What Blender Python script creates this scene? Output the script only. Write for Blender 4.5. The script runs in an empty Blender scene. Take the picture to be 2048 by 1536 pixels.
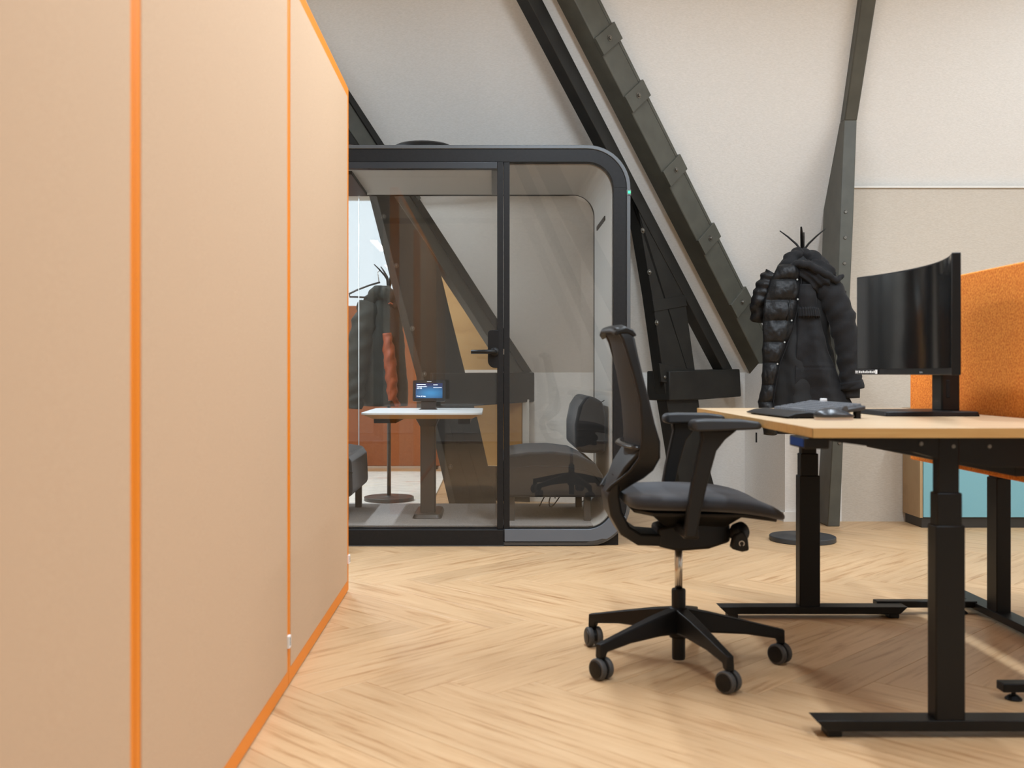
import bpy, bmesh, math, random
from mathutils import Vector, Matrix, noise
random.seed(7)
R = math.radians
SC = bpy.context.scene
COL = SC.collection

# ------------------------------------------------------------------ camera
cam_d = bpy.data.cameras.new('camera')
cam = bpy.data.objects.new('camera', cam_d)
COL.objects.link(cam)
cam.location = (0, 0, 0.96)
cam.rotation_euler = (R(90), 0, 0)
cam_d.lens = 36.0
cam_d.sensor_width = 36.0
cam_d.shift_x = 39 / 2048
cam_d.shift_y = -23 / 2048
cam_d.clip_start = 0.05
cam_d.dof.use_dof = True
cam_d.dof.focus_distance = 6.1
cam_d.dof.aperture_fstop = 3.6
SC.camera = cam
# ------------------------------------------------------------------ world
world = bpy.data.worlds.new('world')
SC.world = world
world.use_nodes = True
bg = world.node_tree.nodes['Background']
bg.inputs[0].default_value = (0.80, 0.90, 1.0, 1)
bg.inputs[1].default_value = 1.5
# ------------------------------------------------------------------ exposure
vs = SC.view_settings
vs.view_transform = 'Standard'
vs.look = 'None'
vs.gamma = 1.0
vs.use_curve_mapping = False
vs.exposure = 0.0
LAMP_W = 46.0          # watts of one pendant lamp
LAMP_COL = (0.75, 0.875, 1.0)

# ------------------------------------------------------------------ materials
def lin(c):
    return tuple((v / 255 / 12.92) if v / 255 <= 0.04045 else ((v / 255 + 0.055) / 1.055) ** 2.4 for v in c) + (1,)

MATS = {}
def mat(name, rgb=None, rough=0.5, metal=0.0, spec=0.5, emit=None, es=0, coat=0, sheen=0):
    if name in MATS:
        return MATS[name]
    m = bpy.data.materials.new(name)
    m.use_nodes = True
    b = m.node_tree.nodes['Principled BSDF']
    if rgb:
        b.inputs['Base Color'].default_value = lin(rgb)
    b.inputs['Roughness'].default_value = rough
    b.inputs['Metallic'].default_value = metal
    b.inputs['Specular IOR Level'].default_value = spec
    b.inputs['Coat Weight'].default_value = coat
    b.inputs['Sheen Weight'].default_value = sheen
    if emit:
        b.inputs['Emission Color'].default_value = lin(emit)
        b.inputs['Emission Strength'].default_value = es
    MATS[name] = m
    return m

def tex_noise(m, scale, detail=3, rough=0.5, coord='Object', mapscale=(1, 1, 1)):
    nt = m.node_tree
    tc = nt.nodes.new('ShaderNodeTexCoord')
    mp = nt.nodes.new('ShaderNodeMapping')
    mp.inputs['Scale'].default_value = mapscale
    nz = nt.nodes.new('ShaderNodeTexNoise')
    nz.inputs['Scale'].default_value = scale
    nz.inputs['Detail'].default_value = detail
    nz.inputs['Roughness'].default_value = rough
    nt.links.new(tc.outputs[coord], mp.inputs[0])
    nt.links.new(mp.outputs[0], nz.inputs[0])
    return nz

def ramp(m, src, stops):
    nt = m.node_tree
    r = nt.nodes.new('ShaderNodeValToRGB')
    els = r.color_ramp.elements
    while len(els) < len(stops):
        els.new(0.5)
    for e, (p, c) in zip(els, stops):
        e.position = p
        e.color = lin(c) if len(c) == 3 else c
    nt.links.new(src, r.inputs[0])
    return r

def bump(m, src, strength, dist=0.002):
    nt = m.node_tree
    b = nt.nodes.new('ShaderNodeBump')
    b.inputs['Strength'].default_value = strength
    b.inputs['Distance'].default_value = dist
    nt.links.new(src, b.inputs['Height'])
    nt.links.new(b.outputs[0], nt.nodes['Principled BSDF'].inputs['Normal'])

def basecol(m, out):
    m.node_tree.links.new(out, m.node_tree.nodes['Principled BSDF'].inputs['Base Color'])

def noisy(name, c1, c2, scale, rough=0.5, detail=3, bstr=0.0, bdist=0.002, mapscale=(1, 1, 1), p1=0.35, p2=0.65, coord='Object', **kw):
    m = mat(name, c1, rough, **kw)
    nz = tex_noise(m, scale, detail, 0.5, coord, mapscale)
    basecol(m, ramp(m, nz.outputs[0], [(p1, c1), (p2, c2)]).outputs[0])
    if bstr:
        bump(m, nz.outputs[0], bstr, bdist)
    return m

M_wall = noisy('woven_wallpaper', (230, 226, 219), (238, 234, 228), 160, 0.85, 2, 0.5, 0.0016, (0.35, 0.35, 1.6))
M_ceil = mat('ceiling_paint', (236, 233, 227), 0.9)
M_base = mat('white_trim_paint', (226, 222, 214), 0.5)
M_beam = noisy('grey_beam_paint', (74, 73, 65), (83, 82, 73), 9, 0.45, 5, 0.12, 0.004, (1, 1, 1))
M_beam2 = noisy('dark_beam_paint', (37, 35, 32), (44, 42, 38), 7, 0.48, 5, 0.15, 0.004, spec=0.25)
M_bolt = mat('bolt_steel', (120, 116, 108), 0.35, 0.8)
M_black = mat('black_plastic', (17, 16, 16), 0.45, 0.0, 0.28)
M_black2 = mat('charcoal_plastic', (27, 26, 25), 0.42, 0.0, 0.28)
M_powder = noisy('black_powder_coat', (18, 17, 16), (22, 21, 20), 400, 0.42, 1, 0.1, 0.0005, spec=0.25)
M_rubber = mat('grey_rubber', (66, 65, 64), 0.6)
M_chrome = mat('chrome', (190, 185, 176), 0.18, 1.0)
M_felt_o = noisy('orange_felt', (206, 98, 18), (250, 158, 62), 150, 0.95, 3, 0.6, 0.002, (1, 1, 1), 0.3, 0.7)
M_trim_o = mat('orange_trim', (226, 126, 10), 0.5)
M_beige = noisy('beige_weave', (189, 156, 124), (197, 165, 133), 420, 0.9, 2, 0.35, 0.0008, (1, 1, 1))
M_tag = mat('white_tag', (232, 230, 226), 0.6)
M_ink = mat('dark_print', (40, 40, 42), 0.6)
M_white = mat('white_print', (235, 235, 235), 0.6)
M_booth = noisy('booth_charcoal', (24, 23, 23), (28, 27, 27), 60, 0.5, 2, spec=0.25)
M_boothtrim = mat('booth_grey_aluminium', (92, 94, 96), 0.4, 0.5)
M_sill = mat('booth_sill_metal', (98, 104, 112), 0.4, 0.15)
M_lining = noisy('booth_felt_lining', (176, 172, 165), (188, 184, 177), 260, 0.95, 2, 0.3, 0.001)
M_boothceil = noisy('booth_ceiling_felt', (140, 134, 126), (150, 144, 136), 260, 0.95, 2, 0.3, 0.001)
M_carpet = noisy('booth_carpet', (122, 116, 112), (172, 166, 160), 330, 1.0, 2, 0.8, 0.003)
M_sofa = noisy('charcoal_upholstery', (36, 35, 34), (46, 45, 44), 500, 0.92, 2, 0.5, 0.001, sheen=0.2)
M_sofa2 = noisy('dark_upholstery', (22, 22, 23), (30, 30, 31), 500, 0.92, 2, 0.5, 0.001, sheen=0.2)
M_tabwhite = mat('white_laminate', (226, 228, 228), 0.35)
M_gmetal = mat('grey_metal', (70, 68, 66), 0.4, 0.3)
M_teal = noisy('teal_cabinet', (118, 170, 180), (124, 176, 186), 300, 0.5, 1)
M_plinth = mat('black_plinth', (46, 42, 38), 0.5)
M_coat = noisy('black_coat_cloth', (20, 19, 20), (28, 27, 28), 300, 0.8, 3, 0.3, 0.001, sheen=0.05, spec=0.25)
M_puff = noisy('black_puffer_nylon', (18, 18, 19), (23, 23, 24), 60, 0.5, 4, 0.5, 0.006, spec=0.35)
M_lin2 = noisy('coat_lining', (9, 9, 9), (13, 12, 13), 200, 0.8, 3, 0.2, 0.001)
M_green = noisy('dark_green_jacket', (30, 33, 27), (41, 44, 37), 60, 0.8, 4, 0.4, 0.004)
M_orl = noisy('orange_lining', (150, 66, 30), (170, 80, 40), 60, 0.6, 4, 0.4, 0.004)
M_seat = noisy('seat_fabric', (34, 34, 37), (44, 44, 48), 520, 0.9, 2, 0.4, 0.0008, sheen=0.2)
M_net = noisy('black_mesh_fabric', (24, 23, 23), (32, 31, 30), 700, 0.7, 1, 0.4, 0.0006)
M_key = mat('keycap', (92, 95, 100), 0.42)  # lighter than the caps are, their sheen is put into the colour
M_kb = mat('keyboard_body', (40, 40, 42), 0.45)
M_screen = mat('monitor_glass', (9, 10, 12), 0.13, 0, 0.6)
M_green_led = mat('green_led', (40, 230, 120), 0.4, emit=(40, 255, 120), es=3.0)
M_blue_led = mat('blue_display', (10, 20, 40), 0.3, emit=(40, 80, 150), es=0.25)
M_lampdiff = mat('lamp_diffuser', (255, 250, 240), 0.5, emit=(255, 244, 228), es=5.0)

def wood(name, c1, c2, c3, sx, sy, rough=0.45, coord='UV'):
    m = mat(name, c1, rough)
    nt = m.node_tree
    nz = tex_noise(m, 1.0, 6, 0.62, coord, (sx, sy, sy))
    nz.inputs['Distortion'].default_value = 0.6
    r1 = ramp(m, nz.outputs[0], [(0.28, c3), (0.46, c2), (0.72, c1)])
    n2 = tex_noise(m, 1.0, 2, 0.5, coord, (0.35, 0.6, 0.6))
    r2 = ramp(m, n2.outputs[0], [(0.3, (234, 234, 234)), (0.7, (255, 255, 255))])
    mx = nt.nodes.new('ShaderNodeMix')
    mx.data_type = 'RGBA'
    mx.blend_type = 'MULTIPLY'
    mx.inputs[0].default_value = 1.0
    nt.links.new(r1.outputs[0], mx.inputs[6])
    nt.links.new(r2.outputs[0], mx.inputs[7])
    basecol(m, mx.outputs[2])
    bump(m, nz.outputs[0], 0.08, 0.001)
    return m

M_floor = wood('oak_vinyl_plank', (222, 186, 143), (211, 172, 128), (176, 130, 86), 2.6, 34, 0.42)
M_desk = wood('maple_desktop', (205, 178, 144), (197, 169, 134), (186, 156, 120), 1.6, 20, 0.38, 'Object')
M_edge = wood('maple_edge', (205, 165, 104), (196, 154, 93), (184, 142, 82), 3, 40, 0.45, 'Object')
M_oak = wood('oak_cabinet_side', (196, 166, 126), (184, 152, 112), (162, 130, 92), 22, 1.5, 0.5, 'Object')
M_ply = wood('birch_plywood', (222, 176, 112), (214, 164, 98), (196, 144, 80), 2.2, 6, 0.5, 'Object')

def make_glass(name, tint, base):
    m = bpy.data.materials.new(name)
    m.use_nodes = True
    nt = m.node_tree
    nt.nodes.clear()
    out = nt.nodes.new('ShaderNodeOutputMaterial')
    geo = nt.nodes.new('ShaderNodeNewGeometry')
    dot = nt.nodes.new('ShaderNodeVectorMath'); dot.operation = 'DOT_PRODUCT'
    ab = nt.nodes.new('ShaderNodeMath'); ab.operation = 'ABSOLUTE'
    om = nt.nodes.new('ShaderNodeMath'); om.operation = 'SUBTRACT'; om.inputs[0].default_value = 1.0; om.use_clamp = True
    pw = nt.nodes.new('ShaderNodeMath'); pw.operation = 'POWER'; pw.inputs[1].default_value = 5
    ma = nt.nodes.new('ShaderNodeMath'); ma.operation = 'MULTIPLY_ADD'; ma.inputs[1].default_value = 1 - base; ma.inputs[2].default_value = base
    tr = nt.nodes.new('ShaderNodeBsdfTransparent'); tr.inputs[0].default_value = tint
    gl = nt.nodes.new('ShaderNodeBsdfGlossy'); gl.inputs['Roughness'].default_value = 0.0
    mx = nt.nodes.new('ShaderNodeMixShader')
    L = nt.links.new
    L(geo.outputs['Incoming'], dot.inputs[0]); L(geo.outputs['Normal'], dot.inputs[1])
    L(dot.outputs['Value'], ab.inputs[0]); L(ab.outputs[0], om.inputs[1]); L(om.outputs[0], pw.inputs[0])
    L(pw.outputs[0], ma.inputs[0]); L(ma.outputs[0], mx.inputs[0]); L(tr.outputs[0], mx.inputs[1]); L(gl.outputs[0], mx.inputs[2])
    L(mx.outputs[0], out.inputs[0])
    return m
M_glass = make_glass('booth_glass', (0.955, 0.95, 0.94, 1), 0.04)
M_pane = make_glass('window_glass', (0.96, 0.98, 0.98, 1), 0.04)

def rug_mat():
    m = mat('faded_rug', (220, 214, 204), 0.95)
    nt = m.node_tree
    n1 = tex_noise(m, 3.0, 5, 0.7, 'Object', (0.8, 4, 1))
    r1 = ramp(m, n1.outputs[0], [(0.30, (186, 96, 62)), (0.40, (226, 218, 206)), (0.58, (228, 222, 212)), (0.72, (214, 190, 128))])
    n2 = tex_noise(m, 9.0, 5, 0.7, 'Object', (0.6, 3, 1))
    r2 = ramp(m, n2.outputs[0], [(0.34, (150, 152, 168)), (0.44, (255, 255, 255))])
    mx = nt.nodes.new('ShaderNodeMix'); mx.data_type = 'RGBA'; mx.blend_type = 'MULTIPLY'; mx.inputs[0].default_value = 0.7
    nt.links.new(r1.outputs[0], mx.inputs[6]); nt.links.new(r2.outputs[0], mx.inputs[7])
    basecol(m, mx.outputs[2])
    return m
M_rug = rug_mat()

def display_mat():
    m = mat('booking_display', (5, 15, 40), 0.2)
    nt = m.node_tree
    tc = nt.nodes.new('ShaderNodeTexCoord')
    mp = nt.nodes.new('ShaderNodeMapping'); mp.inputs['Location'].default_value = (-0.55, -0.2, -0.42)
    gr = nt.nodes.new('ShaderNodeTexGradient'); gr.gradient_type = 'SPHERICAL'
    nt.links.new(tc.outputs['Generated'], mp.inputs[0]); nt.links.new(mp.outputs[0], gr.inputs[0])
    r = ramp(m, gr.outputs[0], [(0.25, (14, 44, 92)), (0.95, (60, 160, 222))])
    b = nt.nodes['Principled BSDF']
    nt.links.new(r.outputs[0], b.inputs['Emission Color']); b.inputs['Emission Strength'].default_value = 1.0
    return m
M_disp = display_mat()
M_disptext = mat('display_text', (235, 245, 255), 0.4, emit=(235, 245, 255), es=1.1)

# ------------------------------------------------------------------ builders
WO = {}
def tagp(o, label=None, cat=None, group=None, kind=None):
    if label: o['label'] = label
    if cat: o['category'] = cat
    if group: o['group'] = group
    if kind: o['kind'] = kind
    return o

def thing(name, loc, label, cat, group=None):
    o = bpy.data.objects.new(name, None)
    o.empty_display_size = 0.1
    COL.objects.link(o)
    o.location = loc
    WO[o.name] = Vector(loc)
    return tagp(o, label, cat, group)

def obj(name, bm, m, parent=None, bevel=0, seg=2, sub=0, smooth=False, solid=0, origin=None, angle=35):
    """link a bmesh built in world coordinates as one mesh object"""
    bmesh.ops.recalc_face_normals(bm, faces=bm.faces)
    if parent is not None:
        W = WO[parent.name]
    elif origin is not None:
        W = Vector(origin)
    else:
        xs = [v.co.x for v in bm.verts]; ys = [v.co.y for v in bm.verts]; zs = [v.co.z for v in bm.verts]
        W = Vector(((min(xs) + max(xs)) / 2, (min(ys) + max(ys)) / 2, min(zs)))
    bmesh.ops.translate(bm, verts=bm.verts, vec=-W)
    me = bpy.data.meshes.new(name)
    bm.to_mesh(me)
    bm.free()
    me.materials.append(m)
    if smooth or sub:
        me.polygons.foreach_set('use_smooth', [True] * len(me.polygons))
    o = bpy.data.objects.new(name, me)
    COL.objects.link(o)
    if parent is not None:
        o.parent = parent
        WO[o.name] = W
    else:
        o.location = W
        WO[o.name] = W
    if solid:
        md = o.modifiers.new('solid', 'SOLIDIFY'); md.thickness = solid; md.offset = 0
    if bevel:
        md = o.modifiers.new('bevel', 'BEVEL'); md.width = bevel; md.segments = seg
        md.limit_method = 'ANGLE'; md.angle_limit = R(angle); md.harden_normals = False
        me.polygons.foreach_set('use_smooth', [True] * len(me.polygons))
        try:
            me.set_sharp_from_angle(angle=R(angle))
        except Exception:
            pass
    if sub:
        md = o.modifiers.new('sub', 'SUBSURF'); md.levels = sub; md.render_levels = sub
    return o

def struct(name, bm, m, **k):
    return tagp(obj(name, bm, m, **k), kind='structure')

def new(): return bmesh.new()

def hexa(bm, b, t):
    """prism between two matching 3D loops"""
    vb = [bm.verts.new(p) for p in b]
    vt = [bm.verts.new(p) for p in t]
    n = len(b)
    bm.faces.new(vb[::-1]); bm.faces.new(vt)
    for i in range(n):
        bm.faces.new((vb[i], vb[(i + 1) % n], vt[(i + 1) % n], vt[i]))
    return bm

def box(bm, x0, x1, y0, y1, z0, z1, M=None):
    b = [(x0, y0, z0), (x1, y0, z0), (x1, y1, z0), (x0, y1, z0)]
    t = [(x0, y0, z1), (x1, y0, z1), (x1, y1, z1), (x0, y1, z1)]
    if M:
        b = [M @ Vector(p) for p in b]; t = [M @ Vector(p) for p in t]
    return hexa(bm, b, t)

def bx(*a, **k): return box(new(), *a, **k)

def prism_y(bm, pts, y0, y1):
    return hexa(bm, [(x, y0, z) for x, z in pts], [(x, y1, z) for x, z in pts])

def tube(bm, pts, rad, seg=10, cap=True, flat=1.0):
    pts = [Vector(p) for p in pts]
    n = len(pts)
    if not isinstance(rad, (list, tuple)): rad = [rad] * n
    rings = []
    up = Vector((0, 0, 1))
    prev = None
    for i, p in enumerate(pts):
        t = (pts[min(i + 1, n - 1)] - pts[max(i - 1, 0)]).normalized()
        if prev is None:
            a = t.cross(up)
            if a.length < 1e-3: a = t.cross(Vector((0, 1, 0)))
            a.normalize()
        else:
            a = (prev - t * prev.dot(t)).normalized()
        prev = a
        b = t.cross(a).normalized()
        rings.append([bm.verts.new(p + (a * math.cos(2 * math.pi * k / seg) + b * math.sin(2 * math.pi * k / seg) * flat) * rad[i]) for k in range(seg)])
    for i in range(n - 1):
        for k in range(seg):
            bm.faces.new((rings[i][k], rings[i][(k + 1) % seg], rings[i + 1][(k + 1) % seg], rings[i + 1][k]))
    if cap:
        bm.faces.new(rings[0][::-1]); bm.faces.new(rings[-1])
    return bm

def lathe(bm, prof, c=(0, 0, 0), seg=32, M=None):
    rings = []
    for r, z in prof:
        ring = []
        for k in range(seg):
            a = 2 * math.pi * k / seg
            p = Vector((r * math.cos(a), r * math.sin(a), z))
            if M: p = M @ p
            ring.append(bm.verts.new(p + Vector(c)))
        rings.append(ring)
    for i in range(len(rings) - 1):
        for k in range(seg):
            bm.faces.new((rings[i][k], rings[i][(k + 1) % seg], rings[i + 1][(k + 1) % seg], rings[i + 1][k]))
    bm.faces.new(rings[0][::-1]); bm.faces.new(rings[-1])
    return bm

def cyl(bm, c, r, h, M=None, seg=20):
    return lathe(bm, [(r, 0), (r, h)], c, seg, M)

def grid(bm, fn, nu, nv, wrap=False, cap=False):
    vs_ = []
    for j in range(nv + 1):
        row = []
        for i in range(nu if wrap else nu + 1):
            row.append(bm.verts.new(fn(i / nu, j / nv)))
        vs_.append(row)
    for j in range(nv):
        for i in range(nu):
            i2 = (i + 1) % nu if wrap else i + 1
            bm.faces.new((vs_[j][i], vs_[j][i2], vs_[j + 1][i2], vs_[j + 1][i]))
    if cap and wrap:
        bm.faces.new(vs_[0][::-1]); bm.faces.new(vs_[-1])
    return bm

def loft(bm, rings):
    rv = [[bm.verts.new(p) for p in r] for r in rings]
    n = len(rings[0])
    for i in range(len(rv) - 1):
        for k in range(n):
            bm.faces.new((rv[i][k], rv[i][(k + 1) % n], rv[i + 1][(k + 1) % n], rv[i + 1][k]))
    bm.faces.new(rv[0][::-1]); bm.faces.new(rv[-1])
    return bm

def interp(tab, x):
    if x <= tab[0][0]: return tab[0][1:]
    for a, b in zip(tab, tab[1:]):
        if x <= b[0]:
            t = (x - a[0]) / (b[0] - a[0])
            return tuple(p + (q - p) * t for p, q in zip(a[1:], b[1:]))
    return tab[-1][1:]

def text(name, body, size, M, m, parent, ext=0.0003, align='LEFT'):
    cu = bpy.data.curves.new(name, 'FONT')
    cu.body = body; cu.size = size; cu.extrude = ext; cu.align_x = align
    to = bpy.data.objects.new(name, cu)
    COL.objects.link(to)
    dg = bpy.context.evaluated_depsgraph_get()
    me = bpy.data.meshes.new_from_object(to.evaluated_get(dg))
    bpy.data.objects.remove(to); bpy.data.curves.remove(cu)
    W = WO[parent.name]
    me.transform(M); me.transform(Matrix.Translation(-W))
    me.materials.clear(); me.materials.append(m)
    o = bpy.data.objects.new(name, me)
    COL.objects.link(o); o.parent = parent; WO[o.name] = W
    return o

def rrect(x0, x1, z0, z1, r, seg=8):
    """rounded rectangle in XZ, r = (bl, br, tr, tl)"""
    out = []
    for (cx, cz, a0, rr) in ((x0 + r[0], z0 + r[0], 180, r[0]), (x1 - r[1], z0 + r[1], 270, r[1]), (x1 - r[2], z1 - r[2], 0, r[2]), (x0 + r[3], z1 - r[3], 90, r[3])):
        for k in range(seg + 1):
            a = R(a0 + 90 * k / seg)
            out.append((cx + rr * math.cos(a), cz + rr * math.sin(a)))
    return out

def ring_y(bm, outer, inner, y0, y1):
    n = len(outer)
    lo = [[bm.verts.new((x, y, z)) for x, z in p] for p, y in ((outer, y0), (outer, y1), (inner, y1), (inner, y0))]
    for a in range(4):
        A, B = lo[a], lo[(a + 1) % 4]
        for k in range(n):
            bm.faces.new((A[k], A[(k + 1) % n], B[(k + 1) % n], B[k]))
    return bm

# =================================================================== STRUCTURE
CEIL = 3.70
TD = Vector((-0.7826, -0.6225, 0))       # horizontal run of the trusses, going up
TN = Vector((0.6225, -0.7826, 0))        # normal of the truss planes towards the room
OA, OC = Vector((0.329, 7.79, 0)), Vector((1.916, 7.2, 0))
def lineA(z): return OA + TD * (0.20 + 0.86 * (z - 0.96)) + Vector((0, 0, z))
def lineC(z): return OC + TD * (0.12 + 0.826 * (z - 1.0)) + Vector((0, 0, z))
def slopeR(z): return 7.22 - 0.485 * (z - 0.96)

# ---- floor with herringbone planks
floor = struct('floor', bx(-4.5, 5.2, -3.0, 13.0, -0.06, -0.0035), mat('floor_screed', (120, 92, 64), 0.8), origin=(0, 0, 0))
PW, NPL = 0.1862, 6
PL = PW * NPL
Y0B = 4.63
def plank_mesh(bm, uvl, a0, b0, horiz, rng):
    g = 0.0005
    if horiz: a1, b1 = a0 + PL, b0 + PW
    else: a1, b1 = a0 + PW, b0 + PL
    s = math.sqrt(0.5)
    def W(a, b): return (a * s + b * s, Y0B + (-a * s + b * s))
    ou, ov = rng.uniform(0, 60), rng.uniform(0, 60)
    cs = []
    for inset, z in ((0.0, -0.0030), (0.0, -0.0006), (0.0012, 0.0)):
        i = g + inset
        cs.append([(a0 + i, b0 + i, z), (a1 - i, b0 + i, z), (a1 - i, b1 - i, z), (a0 + i, b1 - i, z)])
    rows = [[bm.verts.new(W(a, b) + (z,)) for a, b, z in c] for c in cs]
    faces = [bm.faces.new(rows[2])]
    co = {}
    for r, c in zip(rows, cs):
        for v, (a, b, z) in zip(r, c):
            co[v] = ((a - a0) + ou, (b - b0) + ov) if horiz else ((b - b0) + ou, (a - a0) + ov)
    for i in range(2):
        for k in range(4):
            faces.append(bm.faces.new((rows[i][k], rows[i][(k + 1) % 4], rows[i + 1][(k + 1) % 4], rows[i + 1][k])))
    for f_ in faces:
        for l in f_.loops: l[uvl].uv = co[l.vert]
    return W((a0 + a1) / 2, (b0 + b1) / 2)

cands = []
rng = random.Random(3)
for q in range(-90, 110):
    for k in range(-16, 17):
        cands.append(((q + 2 * NPL * k) * PW, q * PW, True))
        cands.append((q * PW, (q - 2 * NPL + 1 + 2 * NPL * k) * PW, False))
s_ = math.sqrt(0.5)
inside = []
for a, b, hz in cands:
    ca, cb = (a + PL / 2, b + PW / 2) if hz else (a + PW / 2, b + PL / 2)
    cx, cy = (ca + cb) * s_, Y0B + (cb - ca) * s_
    if -4.0 < cx < 4.75 and -2.55 < cy < 12.55:
        seen = (2.0 < cy < 7.3 and -0.62 * cy - 0.0 < cx < 0.53 * cy + 0.6 and cx > -1.3)
        inside.append((not seen, cy, a, b, hz))
inside.sort()
restbm = new(); ruv = restbm.loops.layers.uv.new('UVMap')
for i, (ns, cy, a, b, hz) in enumerate(inside):
    if not ns and i < 295:
        pb = new(); uvl = pb.loops.layers.uv.new('UVMap')
        plank_mesh(pb, uvl, a, b, hz, rng)
        obj('plank', pb, M_floor, floor)
    else:
        plank_mesh(restbm, ruv, a, b, hz, rng)
tagp(obj('plank_field', restbm, M_floor, floor), kind='stuff')

# ---- sloping roof linings and walls
def slab(name, quad_fn, nu, nv, m, thick=0.04, off=Vector((0, 0.04, 0))):
    bm = new()
    grid(bm, quad_fn, nu, nv)
    bmesh.ops.recalc_face_normals(bm, faces=bm.faces)
    ret = bmesh.ops.extrude_face_region(bm, geom=list(bm.faces))
    bmesh.ops.translate(bm, verts=[v for v in ret['geom'] if isinstance(v, bmesh.types.BMVert)], vec=off)
    return struct(name, bm, m)
slab('wall_slope_left', lambda u, v: lineA(0.96 + v * (CEIL - 0.96)).lerp(lineC(0.96 + v * (CEIL - 0.96)), u), 8, 8, M_wall)
def s1(u, v):
    z = 0.96 + v * (CEIL - 0.96)
    return (lineC(z) + Vector((-0.10, 0.12, 0))).lerp(Vector((5.2, slopeR(z), z)), u)
slab('wall_slope_right', s1, 8, 8, M_wall)
pA, pC = lineA(0.96), lineC(0.96)
slab('wall_knee', lambda u, v: Vector((pA.x, pA.y, 0)).lerp(Vector((pC.x, pC.y, 0)), u) + Vector((0, 0, 0.965 * v)), 1, 1, M_wall)
IC, OCR = Vector((1.765, 7.16, 0)), Vector((1.885, 6.6, 0))
bm = new()
hexa(bm, [(IC.x, IC.y, 0), (OCR.x, OCR.y, 0), (2.25, 6.6, 0), (2.25, 7.16, 0)], [(IC.x, IC.y, 1.02), (OCR.x, OCR.y, 1.02), (2.25, 6.6, 1.02), (2.25, 7.16, 1.02)])
struct('wall_boxing', bm, M_wall)
struct('wall_back', hexa(new(), [(2.25, 6.6, 0), (5.2, 6.6, 0), (5.2, 7.16, 0), (2.25, 7.16, 0)], [(2.25, 6.6, 2.152), (5.2, 6.6, 2.152), (5.2, 6.64, 2.152), (2.25, 6.64, 2.152)]),
       noisy('beige_wall_lining', (196, 184, 168), (204, 193, 178), 160, 0.85, 2, 0.5, 0.0016, (0.35, 0.35, 1.6)))
struct('trim_1', bx(2.3, 5.2, 6.585, 6.61, 2.148, 2.160), M_base)
bm = new()
dv = (OCR - IC).normalized(); nv_ = Vector((-dv.y, dv.x, 0)) * -0.012
if nv_.x > 0: nv_ = -nv_
hexa(bm, [IC, OCR + Vector((0, 0, 0)), OCR + nv_, IC + nv_], [p + Vector((0, 0, 0.062)) for p in (IC, OCR, OCR + nv_, IC + nv_)])
box(bm, OCR.x - 0.012, 2.08, 6.588, 6.6, 0, 0.062)
struct('baseboard_back', bm, M_base)
struct('wall_side', hexa(new(), [(0.33, 7.66, 0), (0.33, 13, 0), (0.33, 13, CEIL), (0.33, 6.05, CEIL), (0.33, 7.66, 0.96)],
                         [(0.43, 7.66, 0), (0.43, 13, 0), (0.43, 13, CEIL), (0.43, 6.05, CEIL), (0.43, 7.66, 0.96)]), M_wall)
struct('wall_left', bx(-4.6, -4.5, -3, 13, 0, CEIL), M_wall)
struct('wall_right', bx(5.2, 5.3, -3, 7.3, 0, CEIL), M_wall)
struct('ceiling', bx(-4.6, 5.3, -3.1, 13.1, CEIL, CEIL + 0.08), M_ceil)

def window_wall(name, y0, y1, wins, zlo, zhi, xa, xb):
    bm = new()
    cur = xa
    for (a, b) in wins:
        if a > cur: box(bm, cur, a, y0, y1, 0, CEIL)
        box(bm, a, b, y0, y1, 0, zlo); box(bm, a, b, y0, y1, zhi, CEIL)
        cur = b
    if xb > cur: box(bm, cur, xb, y0, y1, 0, CEIL)
    struct(name, bm, M_wall)
nwin = [0]
def window(a, b, zlo, zhi, y, ncol):
    nwin[0] += 1
    bm = new()
    t = 0.05
    box(bm, a, a + t, y - 0.03, y + 0.03, zlo, zhi); box(bm, b - t, b, y - 0.03, y + 0.03, zlo, zhi)
    box(bm, a + t, b - t, y - 0.03, y + 0.03, zlo, zlo + t); box(bm, a + t, b - t, y - 0.03, y + 0.03, zhi - t, zhi)
    for k in range(1, ncol):
        x = a + (b - a) * k / ncol
        box(bm, x - 0.02, x + 0.02, y - 0.025, y + 0.025, zlo + t, zhi - t)
    w = struct('window_%d' % nwin[0], bm, M_base)
    for k in range(ncol):
        xa = a + t + (b - a - 2 * t) * k / ncol; xb = a + t + (b - a - 2 * t) * (k + 1) / ncol
        obj('pane', bx(xa + 0.02, xb - 0.02, y - 0.004, y + 0.004, zlo + t, zhi - t), M_pane, w)
window_wall('wall_far', 13.0, 13.1, [(-3.6, -0.2)], 1.0, 3.2, -4.6, 0.43)
window(-3.6, -0.2, 1.0, 3.2, 13.05, 4)
window_wall('wall_front', -3.1, -3.0, [(3.0, 4.6)], 0.9, 2.7, -4.6, 5.3)
window(3.0, 4.6, 0.9, 2.7, -3.05, 3)

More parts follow.
